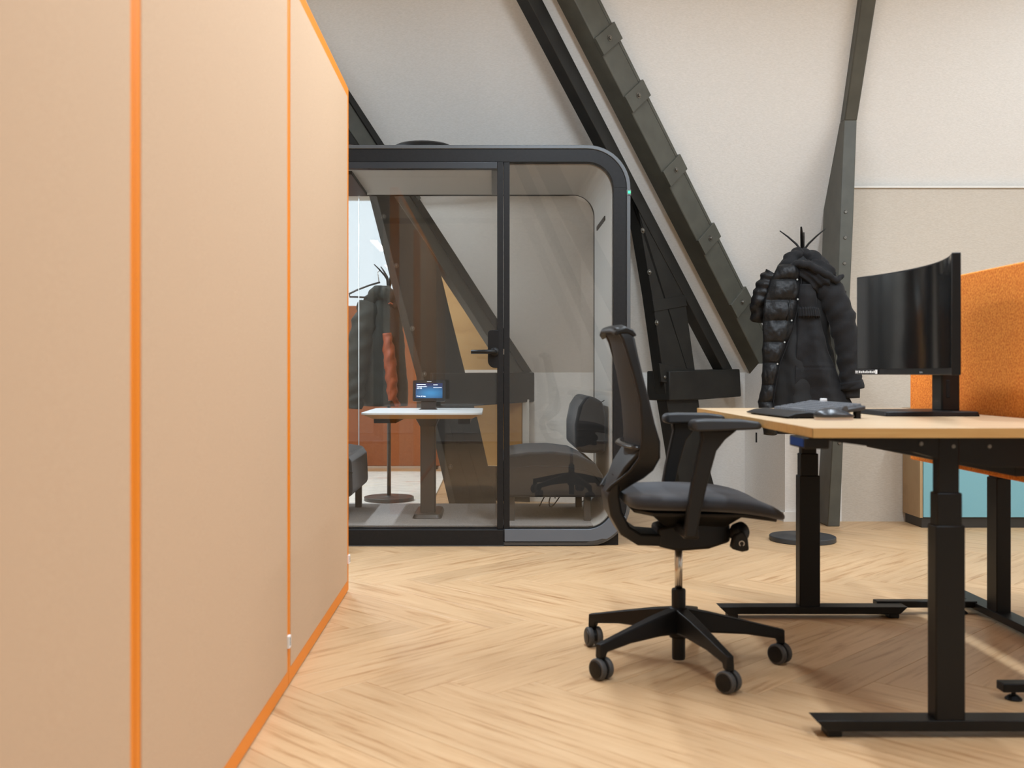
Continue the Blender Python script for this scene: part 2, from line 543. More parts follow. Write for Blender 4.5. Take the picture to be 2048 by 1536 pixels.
# ---- timber trusses
def tpoly(O, pts, back, front=0.0):
    """prism in a truss plane: pts (s, z), from `front` to `back` behind the plane"""
    bm = new()
    f_ = [O + TD * s + Vector((0, 0, z)) + TN * front for s, z in pts]
    b_ = [p - TN * (front + back) for p in f_]
    return hexa(bm, f_, b_)
def bolt(bm, O, s, z, r=0.011, h=0.012, front=0.0):
    c = O + TD * s + Vector((0, 0, z)) + TN * front
    M = TN.to_track_quat('Z', 'Y').to_matrix().to_4x4()
    lathe(bm, [(r * 1.7, 0), (r * 1.7, 0.003), (r, 0.003), (r, h), (r * 0.6, h + 0.003)], c, 8, M)
    return bm
SA, SB_, SCc = OA + TN * 0.09, Vector((1.75, 7.13, 0)), OC + TN * 0.13
t = thing('timber_truss', (SA.x + TD.x * 0.6, SA.y + TD.y * 0.6, 0), 'dark timber truss with plywood infill standing behind the glass meeting booth', 'roof truss')
obj('strut', tpoly(SA, [(0.81, 0), (0.45, 0), (0.625, 0.62), (0.737, 0.956), (0.877, 1.401), (0.976, 1.734), (1.168, 2.165), (1.62, 2.66), (1.64, 2.66), (1.577, 2.474), (1.476, 2.132), (1.266, 1.451), (1.089, 0.905), (0.941, 0.465)], 0.09), M_beam2, t, bevel=0.004)
obj('rafter', tpoly(SA, [(0.328, 0.96), (0.697, 1.408), (0.976, 1.734), (2.48, 3.44), (2.25, 3.46), (1.656, 2.756), (0.533, 1.415), (0.125, 0.96)], 0.075, 0.004), M_beam, t, bevel=0.004)
obj('edge_board', tpoly(SA, [(0.21, 0.965), (0.58, 1.40), (1.69, 2.72), (2.33, 3.47), (2.25, 3.47), (1.65, 2.765), (0.523, 1.42), (0.12, 0.965)], 0.1, 0.018), M_beam2, t, bevel=0.003)
obj('gusset_plate', tpoly(SA, [(1.46, 2.44), (1.86, 2.46), (1.98, 2.78), (1.656, 2.756)], 0.06, -0.004), M_beam2, t, bevel=0.003)
obj('tie_beam', tpoly(SA, [(1.043, 0.957), (0.11, 0.96), (0.085, 0.743), (0.422, 0.731), (1.043, 0.708)], 0.17, 0.03), M_beam2, t, bevel=0.008)
obj('cleat', tpoly(SA, [(1.27, 2.25), (1.16, 2.13), (1.08, 2.20), (1.19, 2.32)], 0.01, 0.03), M_beam, t, bevel=0.003)
PN = Matrix.Translation((0.216, 7.60, 0)) @ Matrix.Rotation(R(-20), 4, 'Z')
def ply(name, pts, m): obj(name, hexa(new(), [PN @ Vector((a, 0, z)) for a, z in pts], [PN @ Vector((a, 0.014, z)) for a, z in pts]), m, t)
ply('plywood_panel', [(-0.62, 0.98), (-0.08, 0.98), (-0.22, 1.30), (-0.60, 1.85), (-0.86, 1.85)], M_ply)
ply('plywood_panel', [(-0.50, 0.262), (0.0, 0.262), (0.0, 0.76), (-0.60, 0.76)], M_ply)
ply('plinth_board', [(-0.42, 0.0), (0.06, 0.0), (0.06, 0.258), (-0.50, 0.258)], M_beam2)
obj('white_stud', prism_y(new(), [(0.223, 0.262), (0.272, 0.262), (0.272, 0.76), (0.223, 0.76)], 7.58, 7.61), M_base, t, bevel=0.002)
for s, z in ((1.45, 2.0), (1.35, 1.68), (1.22, 1.26), (1.12, 0.95), (0.90, 0.30)):
    obj('bolt', bolt(new(), SA, s - 0.03, z), M_bolt, t)
for ds in (0.11, 0.22):
    obj('board_joint', tpoly(SA, [(0.73 - ds + 0.055, 0.03), (0.727 - ds + 0.055, 0.03), (0.957 - ds * 0.9 + 0.055, 0.70), (0.96 - ds * 0.9 + 0.055, 0.70)], 0.002, 0.001), M_black, t)

t = thing('timber_truss', (SB_.x + TD.x * 0.6, SB_.y + TD.y * 0.6, 0), 'dark leaning truss leg with short tie beam between the booth and the cleated beam', 'roof truss')
obj('strut', tpoly(SB_, [(0.62, 0), (0.24, 0), (0.362, 0.303), (0.47, 0.73), (0.516, 0.98), (0.615, 1.451), (1.12, 2.06), (1.16, 2.2), (1.125, 2.169), (1.062, 1.983), (0.933, 1.468), (0.791, 0.775), (0.714, 0.454)], 0.09), M_beam2, t, bevel=0.004)
obj('rafter', tpoly(SB_, [(0.124, 0.98), (0.625, 1.60), (1.12, 2.204), (1.867, 3.131), (2.23, 3.575), (2.345, 3.55), (1.978, 3.106), (1.366, 2.358), (0.615, 1.451), (0.231, 0.98)], 0.085, 0.004), M_beam2, t, bevel=0.004)
obj('tie_beam', tpoly(SB_, [(0.80, 0.97), (0.08, 0.984), (0.064, 0.794), (0.47, 0.78), (0.80, 0.777)], 0.17, 0.03), M_beam2, t, bevel=0.008)
obj('strap', tpoly(SB_, [(0.87, 1.02), (0.50, 0.97), (0.49, 0.86), (0.85, 0.90)], 0.01, 0.006), M_beam2, t, bevel=0.002)
obj('strap', tpoly(SB_, [(0.93, 1.42), (0.62, 1.47), (0.60, 1.40), (0.915, 1.35)], 0.01, 0.006), M_beam2, t, bevel=0.002)
for s, z in ((1.03, 1.86), (0.97, 1.60), (0.90, 1.28), (0.83, 0.93), (0.77, 0.66)):
    obj('bolt', bolt(new(), SB_, s - 0.01, z), M_bolt, t)

t = thing('timber_beam', (SCc.x, SCc.y, 0.86), 'grey diagonal timber beam with bolted cleats across the sloping wall', 'beam')
CL = lambda z: 0.226 + 0.8243 * (z - 1.011)
def cp(z, w): return (CL(z) - w * 0.77, z + w * 0.64)
obj('beam', tpoly(SCc, [cp(0.86, 0.0), cp(3.55, 0.0), cp(3.55, 0.168), cp(0.86, 0.168)], 0.13), M_beam, t, bevel=0.006)
obj('edge_board', tpoly(SCc, [cp(0.86, 0.173), cp(3.55, 0.173), cp(3.55, 0.196), cp(0.86, 0.196)], 0.125, -0.004), M_beam, t, bevel=0.003)
for zc in (1.365, 1.762, 2.162, 2.571, 2.869, 3.25):
    pl = obj('cleat', tpoly(SCc, [cp(zc - 0.043, -0.003), cp(zc + 0.043, -0.003), cp(zc + 0.043, 0.2), cp(zc - 0.043, 0.2)], 0.008, 0.014), M_beam, t, bevel=0.002)
    p = cp(zc, 0.1)
    obj('bolt', bolt(new(), SCc, p[0], p[1], front=0.014), M_bolt, pl)

# bent timber post on the right
t = thing('timber_post', (2.19, 6.45, 0), 'grey kneed timber post bending along the sloping wall behind the coat stand', 'post')
PY = 6.38
lo = [(2.087, 0.0), (2.115, 0.48), (2.162, 1.79), (2.190, 2.535), (2.271, 2.535), (2.249, 1.91), (2.227, 1.41), (2.184, 0.48), (2.165, 0.0)]
bm = new(); prism_y(bm, lo, PY, PY + 0.34)
obj('post', bm, M_beam, t, bevel=0.006)
bm = new()
z0, z1 = 2.53, 3.66
ya, yb = PY, PY - 0.50 * (z1 - z0)
hexa(bm, [(2.192, ya, z0), (2.273, ya, z0), (2.273, ya + 0.26, z0), (2.192, ya + 0.26, z0)], [(2.178, yb, z1), (2.274, yb, z1), (2.274, yb + 0.26, z1), (2.178, yb + 0.26, z1)])
obj('rafter', bm, M_beam, t, bevel=0.008)
for z in (1.80, 1.64, 1.96, 0.52):
    x = interp([(0, 2.13), (0.5, 2.16), (1.9, 2.20)], z)[0]
    obj('bolt', lathe(new(), [(0.012, 0), (0.009, 0.006)], (x, PY, z), 8, Matrix.Rotation(R(90), 4, 'X')), M_bolt, t)

# truss behind the photographer, seen only mirrored in the booth glass
t = thing('timber_truss', (1.4, -0.4, 0), 'timber truss on the opposite side of the attic mirrored in the booth glass', 'roof truss')
obj('rafter', prism_y(new(), [(0.36, 3.6), (0.62, 3.6), (2.46, 0), (2.20, 0)], -0.45, -0.33), M_beam2, t, bevel=0.005)
obj('strut', prism_y(new(), [(0.14, 3.6), (0.27, 3.6), (1.86, 0), (1.73, 0)], -0.45, -0.36), M_beam2, t, bevel=0.005)

# =================================================================== LAMPS
def pendant(x, y, z, length, along, label, w=LAMP_W):
    t = thing('pendant_lamp', (x, y, z), label, 'lamp', 'linear pendant lamps on the attic ceiling')
    hx, hy = (length / 2, 0.06) if along == 'X' else (0.06, length / 2)
    obj('housing', bx(x - hx, x + hx, y - hy, y + hy, z, z + 0.06), M_black, t, bevel=0.004)
    obj('diffuser', bx(x - hx + 0.01, x + hx - 0.01, y - hy + 0.01, y + hy - 0.01, z - 0.006, z), M_lampdiff, t)
    for sgn in (-1, 1):
        px_, py_ = (x + sgn * hx * 0.8, y) if along == 'X' else (x, y + sgn * hy * 0.8)
        obj('cable', tube(new(), [(px_, py_, z + 0.06), (px_, py_, CEIL)], 0.002, 6), M_black, t)
    ld = bpy.data.lights.new('pendant_light', 'AREA')
    ld.shape = 'RECTANGLE'; ld.size = hx * 2; ld.size_y = hy * 2; ld.energy = w; ld.color = LAMP_COL
    lo_ = bpy.data.objects.new('pendant_light', ld)
    COL.objects.link(lo_); lo_.parent = t; lo_.location = (0, 0, -0.012)
LBL = 'black linear pendant lamp hanging from the attic ceiling'
for (x, y, a, w) in ((1.9, 1.0, 'Y', 1), (1.9, 3.4, 'Y', 1.2), (0.3, 1.6, 'Y', 1), (0.4, 4.0, 'Y', 1.5), (3.6, 2.0, 'Y', 1), (3.6, 4.4, 'Y', 1.1), (-2.4, 2.0, 'Y', 0.8), (-2.2, 6.3, 'Y', 2.2), (-1.6, 8.6, 'Y', 1.1), (-2.6, 11.0, 'Y', 1.2)):  # the strong lamp left of the booth is added to light the plywood
    pendant(x, y, 3.42, 1.6, a, LBL, LAMP_W * w)

# =================================================================== ACOUSTIC SCREENS
PZ = 2.2055
def screen(y0, y1, label, end=False, tag_y=None):
    rot = Matrix.Translation((-0.630, 4.494, 0)) @ Matrix.Rotation(0.0073, 4, 'Z')
    a, b = y0 - 4.494, y1 - 4.494
    mid = rot @ Vector((-0.03, (a + b) / 2, 0))
    t = thing('acoustic_screen', mid, label, 'room divider', 'row of beige acoustic screens')
    e1 = 0.05 if end else 0.027
    obj('frame', box(new(), -0.06, -0.0015, a + 0.0008, b - 0.0008, 0.006, PZ, rot), M_trim_o, t, bevel=0.003)
    obj('fabric_panel', box(new(), -0.02, 0.0, a + 0.027, b - e1, 0.056, PZ - 0.047, rot), M_beige, t, bevel=0.001)
    obj('fabric_panel', box(new(), -0.066, -0.045, a + 0.027, b - e1, 0.056, PZ - 0.047, rot), M_beige, t, bevel=0.004)
    for yy in (a + 0.12, b - 0.12):
        obj('foot_pad', box(new(), -0.05, -0.016, yy - 0.04, yy + 0.04, 0, 0.006, rot), M_black, t)
    if tag_y is not None:
        ty = tag_y - 4.494
        tg = obj('sewn_tag', box(new(), -0.008, 0.0065, ty - 0.014, ty + 0.014, 0.126, 0.162, rot), M_tag, t)
        obj('tag_print', box(new(), 0.0063, 0.0069, ty - 0.004, ty + 0.005, 0.132, 0.157, rot), M_ink, tg)
    return t
screen(0.385, 1.752, 'beige acoustic screen with orange edging, the one farthest from the glass booth')
screen(1.752, 3.12, 'beige acoustic screen with orange edging between two others, white tag low on its seam', tag_y=3.105)
screen(3.12, 4.494, 'beige acoustic screen with orange edging at the row end beside the glass booth', end=True, tag_y=4.477)

# =================================================================== MEETING BOOTH
BX0, BX1, BZ, BY0, BY1 = -1.436, 0.7636, 2.219, 5.666, 6.74
BR = 0.24
def rr(off, zoff=None):
    r = BR - off
    return rrect(BX0 + off, BX1 - off, off, BZ - off, (r,) * 4, 12)
booth = thing('meeting_booth', ((BX0 + BX1) / 2, (BY0 + BY1) / 2, 0), 'charcoal glass fronted meeting booth with rounded corners', 'meeting booth')
obj('shell', ring_y(new(), rr(0.004), rr(0.085), BY0 + 0.03, BY1), M_booth, booth, bevel=0.004, angle=60)
obj('front_bezel', ring_y(new(), rr(0.022), rr(0.094), BY0 + 0.002, BY0 + 0.06), M_booth, booth, bevel=0.002, angle=60)
obj('outer_trim', ring_y(new(), rr(0.0), rr(0.021), BY0 - 0.002, BY0 + 0.05), M_boothtrim, booth, bevel=0.003, angle=60)
obj('felt_lining', ring_y(new(), rr(0.084), rr(0.097), BY0 + 0.07, BY1 - 0.045), M_lining, booth)
obj('rear_frame', ring_y(new(), rr(0.086), rr(0.099), BY1 - 0.044, BY1 - 0.004), M_black, booth)
obj('carpet', bx(BX0 + 0.2, BX1 - 0.2, BY0 + 0.07, BY1 - 0.05, 0.09, 0.104), M_carpet, booth)
obj('plinth_block', bx(0.46, 0.70, BY0 + 0.03, BY1 - 0.1, 0.0, 0.09), M_black, booth, bevel=0.003)
obj('plinth_block', bx(BX0 + 0.06, BX0 + 0.3, BY0 + 0.03, BY1 - 0.1, 0.0, 0.09), M_black, booth, bevel=0.003)
# sills
arc_o = [(BX1 - 0.012 - (BR - 0.012) + (BR - 0.012) * math.cos(R(a)), 0.012 + (BR - 0.012) + (BR - 0.012) * math.sin(R(a))) for a in range(270, 346, 7)]
ri = BR - 0.094
arc_i = [(BX1 - BR + ri * math.cos(R(a)), BR + ri * math.sin(R(a))) for a in range(270, 346, 7)]
poly = [(0.066, 0.026)] + [(x, z + 0.014) if z < 0.03 else (x, z) for x, z in arc_o] + arc_i[::-1] + [(0.066, 0.094)]
obj('front_sill', prism_y(new(), poly, BY0 - 0.012, BY0 + 0.004), M_sill, booth, bevel=0.002, angle=50)
obj('sill_strip', prism_y(new(), [(0.066, 0.004), (0.52, 0.004)] + [(x, max(z, 0.004)) for x, z in arc_o[1:7]] + [(x - 0.004, z + 0.016) for x, z in arc_o[1:7]][::-1] + [(0.52, 0.022), (0.066, 0.022)], BY0 - 0.010, BY0 + 0.004), M_gmetal, booth)
obj('threshold', bx(-0.86, 0.062, BY0 - 0.014, BY0 + 0.05, 0.006, 0.092), M_booth, booth, bevel=0.003)
obj('threshold_seal', bx(-0.86, 0.062, BY0 - 0.012, BY0 + 0.02, 0.0, 0.006), M_boothtrim, booth)
obj('front_sill', bx(BX0 + 0.24, -0.865, BY0 - 0.012, BY0 + 0.004, 0.006, 0.092), M_sill, booth, bevel=0.002)
for (a, b) in ((0.062, 0.095), (-0.897, -0.862)):
    obj('mullion', bx(a, b, BY0 + 0.004, BY0 + 0.06, 0.09, 2.127), M_booth, booth, bevel=0.002)
# door
door = obj('door', bx(0.026, 0.060, BY0 - 0.002, BY0 + 0.045, 0.094, 2.125), M_booth, booth, bevel=0.002)
obj('door_rail', bx(-0.858, 0.026, BY0 - 0.002, BY0 + 0.045, 2.088, 2.125), mat('door_rail_blue_grey', (34, 36, 40), 0.4), door, bevel=0.002)
obj('door_rail', bx(-0.828, 0.026, BY0 + 0.006, BY0 + 0.04, 0.094, 0.100), M_booth, door)
obj('door_stile', bx(-0.858, -0.828, BY0 - 0.002, BY0 + 0.045, 0.094, 2.088), M_booth, door, bevel=0.002)
obj('door_pane', bx(-0.828, 0.026, BY0 + 0.018, BY0 + 0.026, 0.100, 2.088), M_glass, door)
obj('lock_plate', prism_y(new(), rrect(-0.026, 0.034, 0.985, 1.195, (0.04, 0.004, 0.004, 0.02), 5), BY0 - 0.008, BY0 + 0.05), M_black, door, bevel=0.002, angle=60)
bm = new(); tube(bm, [(0.012, BY0 - 0.006, 1.075), (0.012, BY0 - 0.035, 1.075), (0.006, BY0 - 0.05, 1.075), (-0.01, BY0 - 0.055, 1.074), (-0.118, BY0 - 0.055, 1.073)], [0.012, 0.012, 0.012, 0.012, 0.011], 12)
cyl(bm, (0.012, BY0 - 0.014, 1.075), 0.024, 0.008, Matrix.Rotation(R(90), 4, 'X'))
obj('door_lever', bm, M_black2, door, smooth=True)
obj('latch_plate', bx(0.0605, 0.064, BY0 - 0.003, BY0 + 0.01, 1.06, 1.09), M_chrome, door)
# fixed panes
inn = rr(0.094)
right = [(x, z) for x, z in inn if x > 0.2]
right.sort(key=lambda p: p[1])
side = [(0.095, 0.094)] + right + [(0.095, BZ - 0.094)]
obj('side_pane', prism_y(new(), side, BY0 + 0.018, BY0 + 0.026), M_glass, booth)
left = sorted([(x, z) for x, z in inn if x < -0.9], key=lambda p: -p[1])
obj('side_pane', prism_y(new(), [(-0.897, BZ - 0.094)] + left + [(-0.897, 0.094)], BY0 + 0.018, BY0 + 0.026), M_glass, booth)
obj('rear_pane', prism_y(new(), [(-0.874, 0.105)] + [p for p in right if p[1] > 0.105] + [(-0.874, BZ - 0.099)], BY1 - 0.026, BY1 - 0.018), M_glass, booth)
obj('rear_pane', prism_y(new(), [(-0.880, BZ - 0.099)] + [p for p in left if p[1] > 0.105] + [(-0.880, 0.105)], BY1 - 0.026, BY1 - 0.018), M_glass, booth)
obj('pane_joint', bx(-0.880, -0.874, BY1 - 0.026, BY1 - 0.018, 0.105, BZ - 0.099), mat('pane_joint_silicone', (206, 208, 206), 0.35), booth)
# details
bm = new(); lathe(bm, [(0.205, 0.0), (0.205, 0.055), (0.195, 0.085), (0.165, 0.102), (0.10, 0.108), (0.0, 0.11)], (0, 0, 0), 28)
for v in bm.verts: v.co = Vector((v.co.x * 1.0 - 0.415, v.co.y * 1.0 + 6.15, v.co.z + BZ - 0.004))
obj('fan_cover', bm, M_black, booth, smooth=True)
obj('status_light', bx(BX1 - 0.022, BX1 + 0.003, BY0 - 0.004, BY0 + 0.02, 1.938, 1.972), M_boothtrim, booth, bevel=0.002)
obj('status_led', bx(BX1 - 0.014, BX1 - 0.001, BY0 - 0.0055, BY0 + 0.0, 1.950, 1.964), M_green_led, booth)
obj('air_slot', hexa(new(), [(0.660, 6.05, 1.86), (0.668, 6.05, 1.86), (0.668, 6.5, 1.86), (0.660, 6.5, 1.86)], [(0.660, 6.05, 1.885), (0.668, 6.05, 1.885), (0.668, 6.5, 1.885), (0.660, 6.5, 1.885)]), M_black, booth)
obj('ceiling_light', bx(-1.02, -0.81, 5.9, 6.62, BZ - 0.118, BZ - 0.094), M_black, booth, bevel=0.004)
obj('ceiling_vent', bx(-0.005, 0.045, 5.80, 6.6, BZ - 0.116, BZ - 0.094), M_boothtrim, booth, bevel=0.004)
obj('added_led_strip', bx(-1.22, -1.17, 5.86, 6.56, BZ - 0.108, BZ - 0.096), M_lampdiff, booth)  # strip added out of view to brighten the booth inside
bl = bpy.data.lights.new('added_booth_light', 'AREA'); bl.shape = 'RECTANGLE'; bl.size = 0.05; bl.size_y = 0.7; bl.energy = 38.0; bl.color = LAMP_COL  # area lamp of the added strip
blo = bpy.data.objects.new('added_booth_light', bl); COL.objects.link(blo); blo.parent = booth
blo.location = Vector((-1.195, 6.21, BZ - 0.112)) - WO[booth.name]; blo.rotation_euler = (0, R(-25), 0)
obj('shell_seam', bx(BX1 - 0.09, BX1 + 0.0005, BY0 + 0.0005, BY0 + 0.004, 1.985, 1.987), M_black, booth)
# benches
def bench(x_back, x_front, label):
    sg = (1 if x_back > x_front else -1) * min(1.0, abs(x_back - x_front) / 0.607)
    t = thing('booth_bench', ((x_back + x_front) / 2, 6.22, 0.104), label, 'bench')
    bm = new()
    prof = [(0.0, 0.27), (0.005, 0.38), (0.01, 0.45), (0.04, 0.488), (0.16, 0.505), (0.30, 0.508), (0.43, 0.492), (0.54, 0.44), (0.585, 0.37), (0.60, 0.245), (0.02, 0.245)]
    prism_y(bm, [(x_front + sg * a, z) for a, z in prof], 5.86, 6.60)
    obj('seat', bm, M_sofa, t, bevel=0.022, seg=3)
    bm = new()
    prof = [(0.0, 0.53), (0.0, 0.66), (0.02, 0.76), (0.06, 0.82), (0.10, 0.825), (0.16, 0.79), (0.178, 0.70), (0.178, 0.50), (0.10, 0.495), (0.03, 0.50)]
    prism_y(bm, [(x_front + sg * (0.425 + a), z) for a, z in prof], 5.88, 6.58)
    bk = obj('backrest', bm, M_sofa2, t, bevel=0.03, seg=3)
    obj('piping', tube(new(), [(x_front + sg * (0.425 + a), 5.885, z) for a, z in ((0.10, 0.53), (0.085, 0.60), (0.09, 0.70), (0.12, 0.77), (0.17, 0.80))], 0.003, 6), M_black, bk)
    obj('piping', tube(new(), [(x_front + sg * a, 5.862, z) for a, z in ((0.0, 0.385), (0.05, 0.41), (0.20, 0.425), (0.38, 0.42), (0.52, 0.39), (0.59, 0.30))], 0.003, 6), M_black, t)
    for lx in (0.06, 0.50):
        for ly in (5.93, 6.52):
            obj('leg', bx(x_front + sg * lx - 0.02, x_front + sg * lx + 0.02, ly - 0.02, ly + 0.02, 0.104, 0.247), M_gmetal, t, bevel=0.003)
    bm = new()
    for ph in (0, 1):
        pts = [(x_front + sg * (0.30 + 0.06 * ph + 0.05 * math.cos(k / 3)), 6.5 - 0.02 * ph, 0.16 + 0.05 * math.sin(k / 2 + ph)) for k in range(14)]
        tube(bm, pts, 0.004, 6)
    obj('cable', bm, M_black, t, smooth=True)
    return t
bench(0.655, 0.048, 'dark grey upholstered bench in the booth beside the office chair')
bench(-1.33, -0.80, 'dark grey upholstered bench in the booth, mostly hidden by the beige screens')
# booth table
t = thing('booth_table', (-0.384, 6.1, 0.104), 'small white topped table on a grey column inside the glass booth', 'table')
def rr_xy(x0, x1, y0, y1, r, z, seg=6): return [(x, y, z) for x, y in rrect(x0, x1, y0, y1, (r,) * 4, seg)]
obj('tabletop', hexa(new(), rr_xy(-0.757, -0.06, 5.85, 6.66, 0.06, 0.718), rr_xy(-0.757, -0.06, 5.85, 6.66, 0.06, 0.729)), M_tabwhite, t, bevel=0.001)
obj('bevelled_edge', hexa(new(), rr_xy(-0.70, -0.117, 5.905, 6.605, 0.05, 0.692), rr_xy(-0.752, -0.065, 5.855, 6.655, 0.06, 0.718)), M_ply, t)
obj('bracket', bx(-0.69, -0.56, 5.95, 6.55, 0.665, 0.692), M_black, t, bevel=0.003)
obj('bracket', bx(-0.20, -0.13, 5.95, 6.55, 0.660, 0.692), M_black, t, bevel=0.003)
bm = new(); hexa(bm, rr_xy(-0.43, -0.338, 6.07, 6.17, 0.01, 0.64), rr_xy(-0.455, -0.313, 6.02, 6.22, 0.01, 0.692))
obj('column_head', bm, M_gmetal, t)
obj('column', bx(-0.428, -0.340, 6.07, 6.17, 0.125, 0.65), M_gmetal, t, bevel=0.006)
obj('foot_plate', hexa(new(), rr_xy(-0.47, -0.298, 5.98, 6.38, 0.03, 0.104), rr_xy(-0.46, -0.308, 5.99, 6.37, 0.03, 0.130)), M_gmetal, t, bevel=0.004)
# booking tablet
t = thing('booking_tablet', (-0.397, 6.42, 0.729), 'black booking display with a blue lit screen on the booth table', 'tablet')
TM = Matrix.Translation((-0.397, 6.40, 0.782)) @ Matrix.Rotation(R(-12), 4, 'X')
bm = new(); hexa(bm, [TM @ Vector((x, 0, z)) for x, z in rrect(-0.102, 0.102, 0, 0.132, (0.008,) * 4, 4)], [TM @ Vector((x, 0.014, z)) for x, z in rrect(-0.102, 0.102, 0, 0.132, (0.008,) * 4, 4)])
body = obj('tablet_body', bm, M_black, t)
obj('display', box(new(), -0.084, 0.084, -0.0012, 0.001, 0.018, 0.113, TM), M_disp, body)
TX = TM @ Matrix.Translation((0, -0.0018, 0)) @ Matrix.Rotation(R(90), 4, 'X')
def ttxt(b, size, x, z, m=M_disptext): return text('display_text', b, size, TX @ Matrix.Translation((x, z, 0)), m, body)
obj('display_line', box(new(), -0.078, -0.022, -0.0022, -0.0012, 0.1035, 0.1065, TM), M_disptext, body)
ttxt('Vergaderplek-', 0.0115, -0.078, 0.089)
ttxt('SEB-08', 0.0115, -0.078, 0.077)
ttxt('Free all day', 0.0125, -0.078, 0.026)
obj('display_line', box(new(), 0.026, 0.054, -0.0022, -0.0012, 0.1010, 0.1045, TM), M_disptext, body)
obj('display_line', box(new(), 0.026, 0.080, -0.0022, -0.0012, 0.084, 0.0855, TM), M_disptext, body)
obj('maker_mark', box(new(), -0.014, 0.014, -0.0008, 0.001, 0.1215, 0.1245, TM), M_white, body)
obj('tablet_stand', hexa(new(), [(-0.46, 6.35, 0.729), (-0.345, 6.35, 0.729), (-0.345, 6.46, 0.729), (-0.46, 6.46, 0.729)], [(-0.447, 6.36, 0.736), (-0.355, 6.36, 0.736), (-0.355, 6.45, 0.736), (-0.447, 6.45, 0.736)]), M_black, t)
obj('stand_neck', hexa(new(), [(-0.445, 6.395, 0.735), (-0.355, 6.395, 0.735), (-0.355, 6.44, 0.735), (-0.445, 6.44, 0.735)], [(-0.447, 6.415, 0.80), (-0.353, 6.415, 0.80), (-0.353, 6.435, 0.80), (-0.447, 6.435, 0.80)]), M_black2, t)

# =================================================================== DESKS
DX0, DX1, DY0, DY1, DZ = 0.825, 1.66, 2.64, 4.13, 0.817
desk = thing('standing_desk', (1.24, 3.385, 0), 'height adjustable desk with pale wood top and black steel frame', 'desk')
top = obj('desktop', bx(DX0 + 0.001, DX1, DY0 + 0.001, DY1, DZ - 0.026, DZ), M_desk, desk, bevel=0.0015)
obj('edge_band', bx(DX0, DX0 + 0.0011, DY0, DY1, DZ - 0.0255, DZ - 0.0008), M_edge, top)
obj('edge_band', bx(DX0, DX1, DY0, DY0 + 0.0011, DZ - 0.0255, DZ - 0.0008), M_edge, top)
def desk_leg(desk, xa, xb, ya, yb, dirx=True):
    w, d = xb - xa, yb - ya
    lg = obj('leg', bx(xa, xb, ya, yb, 0.04, 0.557), M_powder, desk, bevel=0.004)
    obj('leg_stage', bx(xa + 0.005, xb - 0.006, ya + 0.004, yb - 0.004, 0.55, 0.643), M_powder, lg, bevel=0.004)
    obj('leg_stage', bx(xa + 0.010, xb - 0.012, ya + 0.008, yb - 0.008, 0.64, 0.79), M_powder, lg, bevel=0.004)
    return lg
def desk_foot(desk, x0, x1, ya, yb, pads):
    bm = new()
    hexa(bm, [(x0 + 0.03, ya, 0.018), (x1 - 0.03, ya, 0.018), (x1 - 0.03, yb, 0.018), (x0 + 0.03, yb, 0.018)], [(x0, ya, 0.046), (x1, ya, 0.046), (x1, yb, 0.046), (x0, yb, 0.046)])
    f_ = obj('foot', bm, M_powder, desk, bevel=0.002)
    for p in pads:
        obj('foot_pad', bx(p - 0.02, p + 0.02, ya + 0.008, yb - 0.008, 0.0, 0.019), M_black, f_, bevel=0.004)
desk_leg(desk, 1.165, 1.243, 2.69, 2.745); desk_foot(desk, 0.849, 1.62, 2.685, 2.755, (0.90, 1.57))
desk_leg(desk, 1.20, 1.281, 4.0, 4.055); desk_foot(desk, 0.885, 1.62, 3.99, 4.06, (0.94, 1.57))
for (ya, yb) in ((2.70, 2.745), (4.0, 4.045)):
    bm = new(); prism_y(bm, [(0.862, 0.790), (0.862, 0.783), (1.114, 0.749), (1.165, 0.735), (1.30, 0.712), (1.62, 0.700), (1.62, 0.790)], ya, yb)
    br = obj('support_arm', bm, M_powder, desk, bevel=0.002)
    for bx_, bz_ in ((1.13, 0.772), (1.215, 0.765), (1.31, 0.765)):
        obj('screw', lathe(new(), [(0.006, 0), (0.005, 0.003)], (bx_, ya, bz_), 10, Matrix.Rotation(R(90), 4, 'X')), M_bolt, br)
obj('cross_beam', bx(1.30, 1.37, 2.745, 4.0, 0.735, 0.785), M_powder, desk, bevel=0.003)
obj('cable_tray', bx(1.43, 1.60, 2.80, 3.92, 0.675, 0.745), M_black, desk, bevel=0.004)
hs = obj('control_handset', bx(0.815, 0.88, 2.672, 2.812, 0.760, 0.790), M_black, desk, bevel=0.004)
obj('handset_display', bx(0.8135, 0.8155, 2.684, 2.800, 0.765, 0.786), M_blue_led, hs)

desk2 = thing('standing_desk', (2.2, 3.4, 0), 'second desk standing behind the orange divider, only its black frame showing', 'desk')
obj('desktop', bx(1.78, 2.60, DY0, DY1, DZ - 0.026, DZ), M_desk, desk2, bevel=0.0015)
desk_leg(desk2, 1.92, 1.976, 3.90, 3.98)
desk_leg(desk2, 1.92, 1.976, 2.78, 2.86)
bm = new()
hexa(bm, [(1.913, 3.30, 0.018), (1.985, 3.30, 0.018), (1.985, 4.33, 0.018), (1.913, 4.33, 0.018)], [(1.913, 3.27, 0.046), (1.985, 3.27, 0.046), (1.985, 4.36, 0.046), (1.913, 4.36, 0.046)])
obj('foot', bm, M_powder, desk2, bevel=0.002)
bm = new()
hexa(bm, [(1.913, 2.45, 0.018), (1.985, 2.45, 0.018), (1.985, 3.2, 0.018), (1.913, 3.2, 0.018)], [(1.913, 2.42, 0.046), (1.985, 2.42, 0.046), (1.985, 3.23, 0.046), (1.913, 3.23, 0.046)])
obj('foot', bm, M_powder, desk2, bevel=0.002)
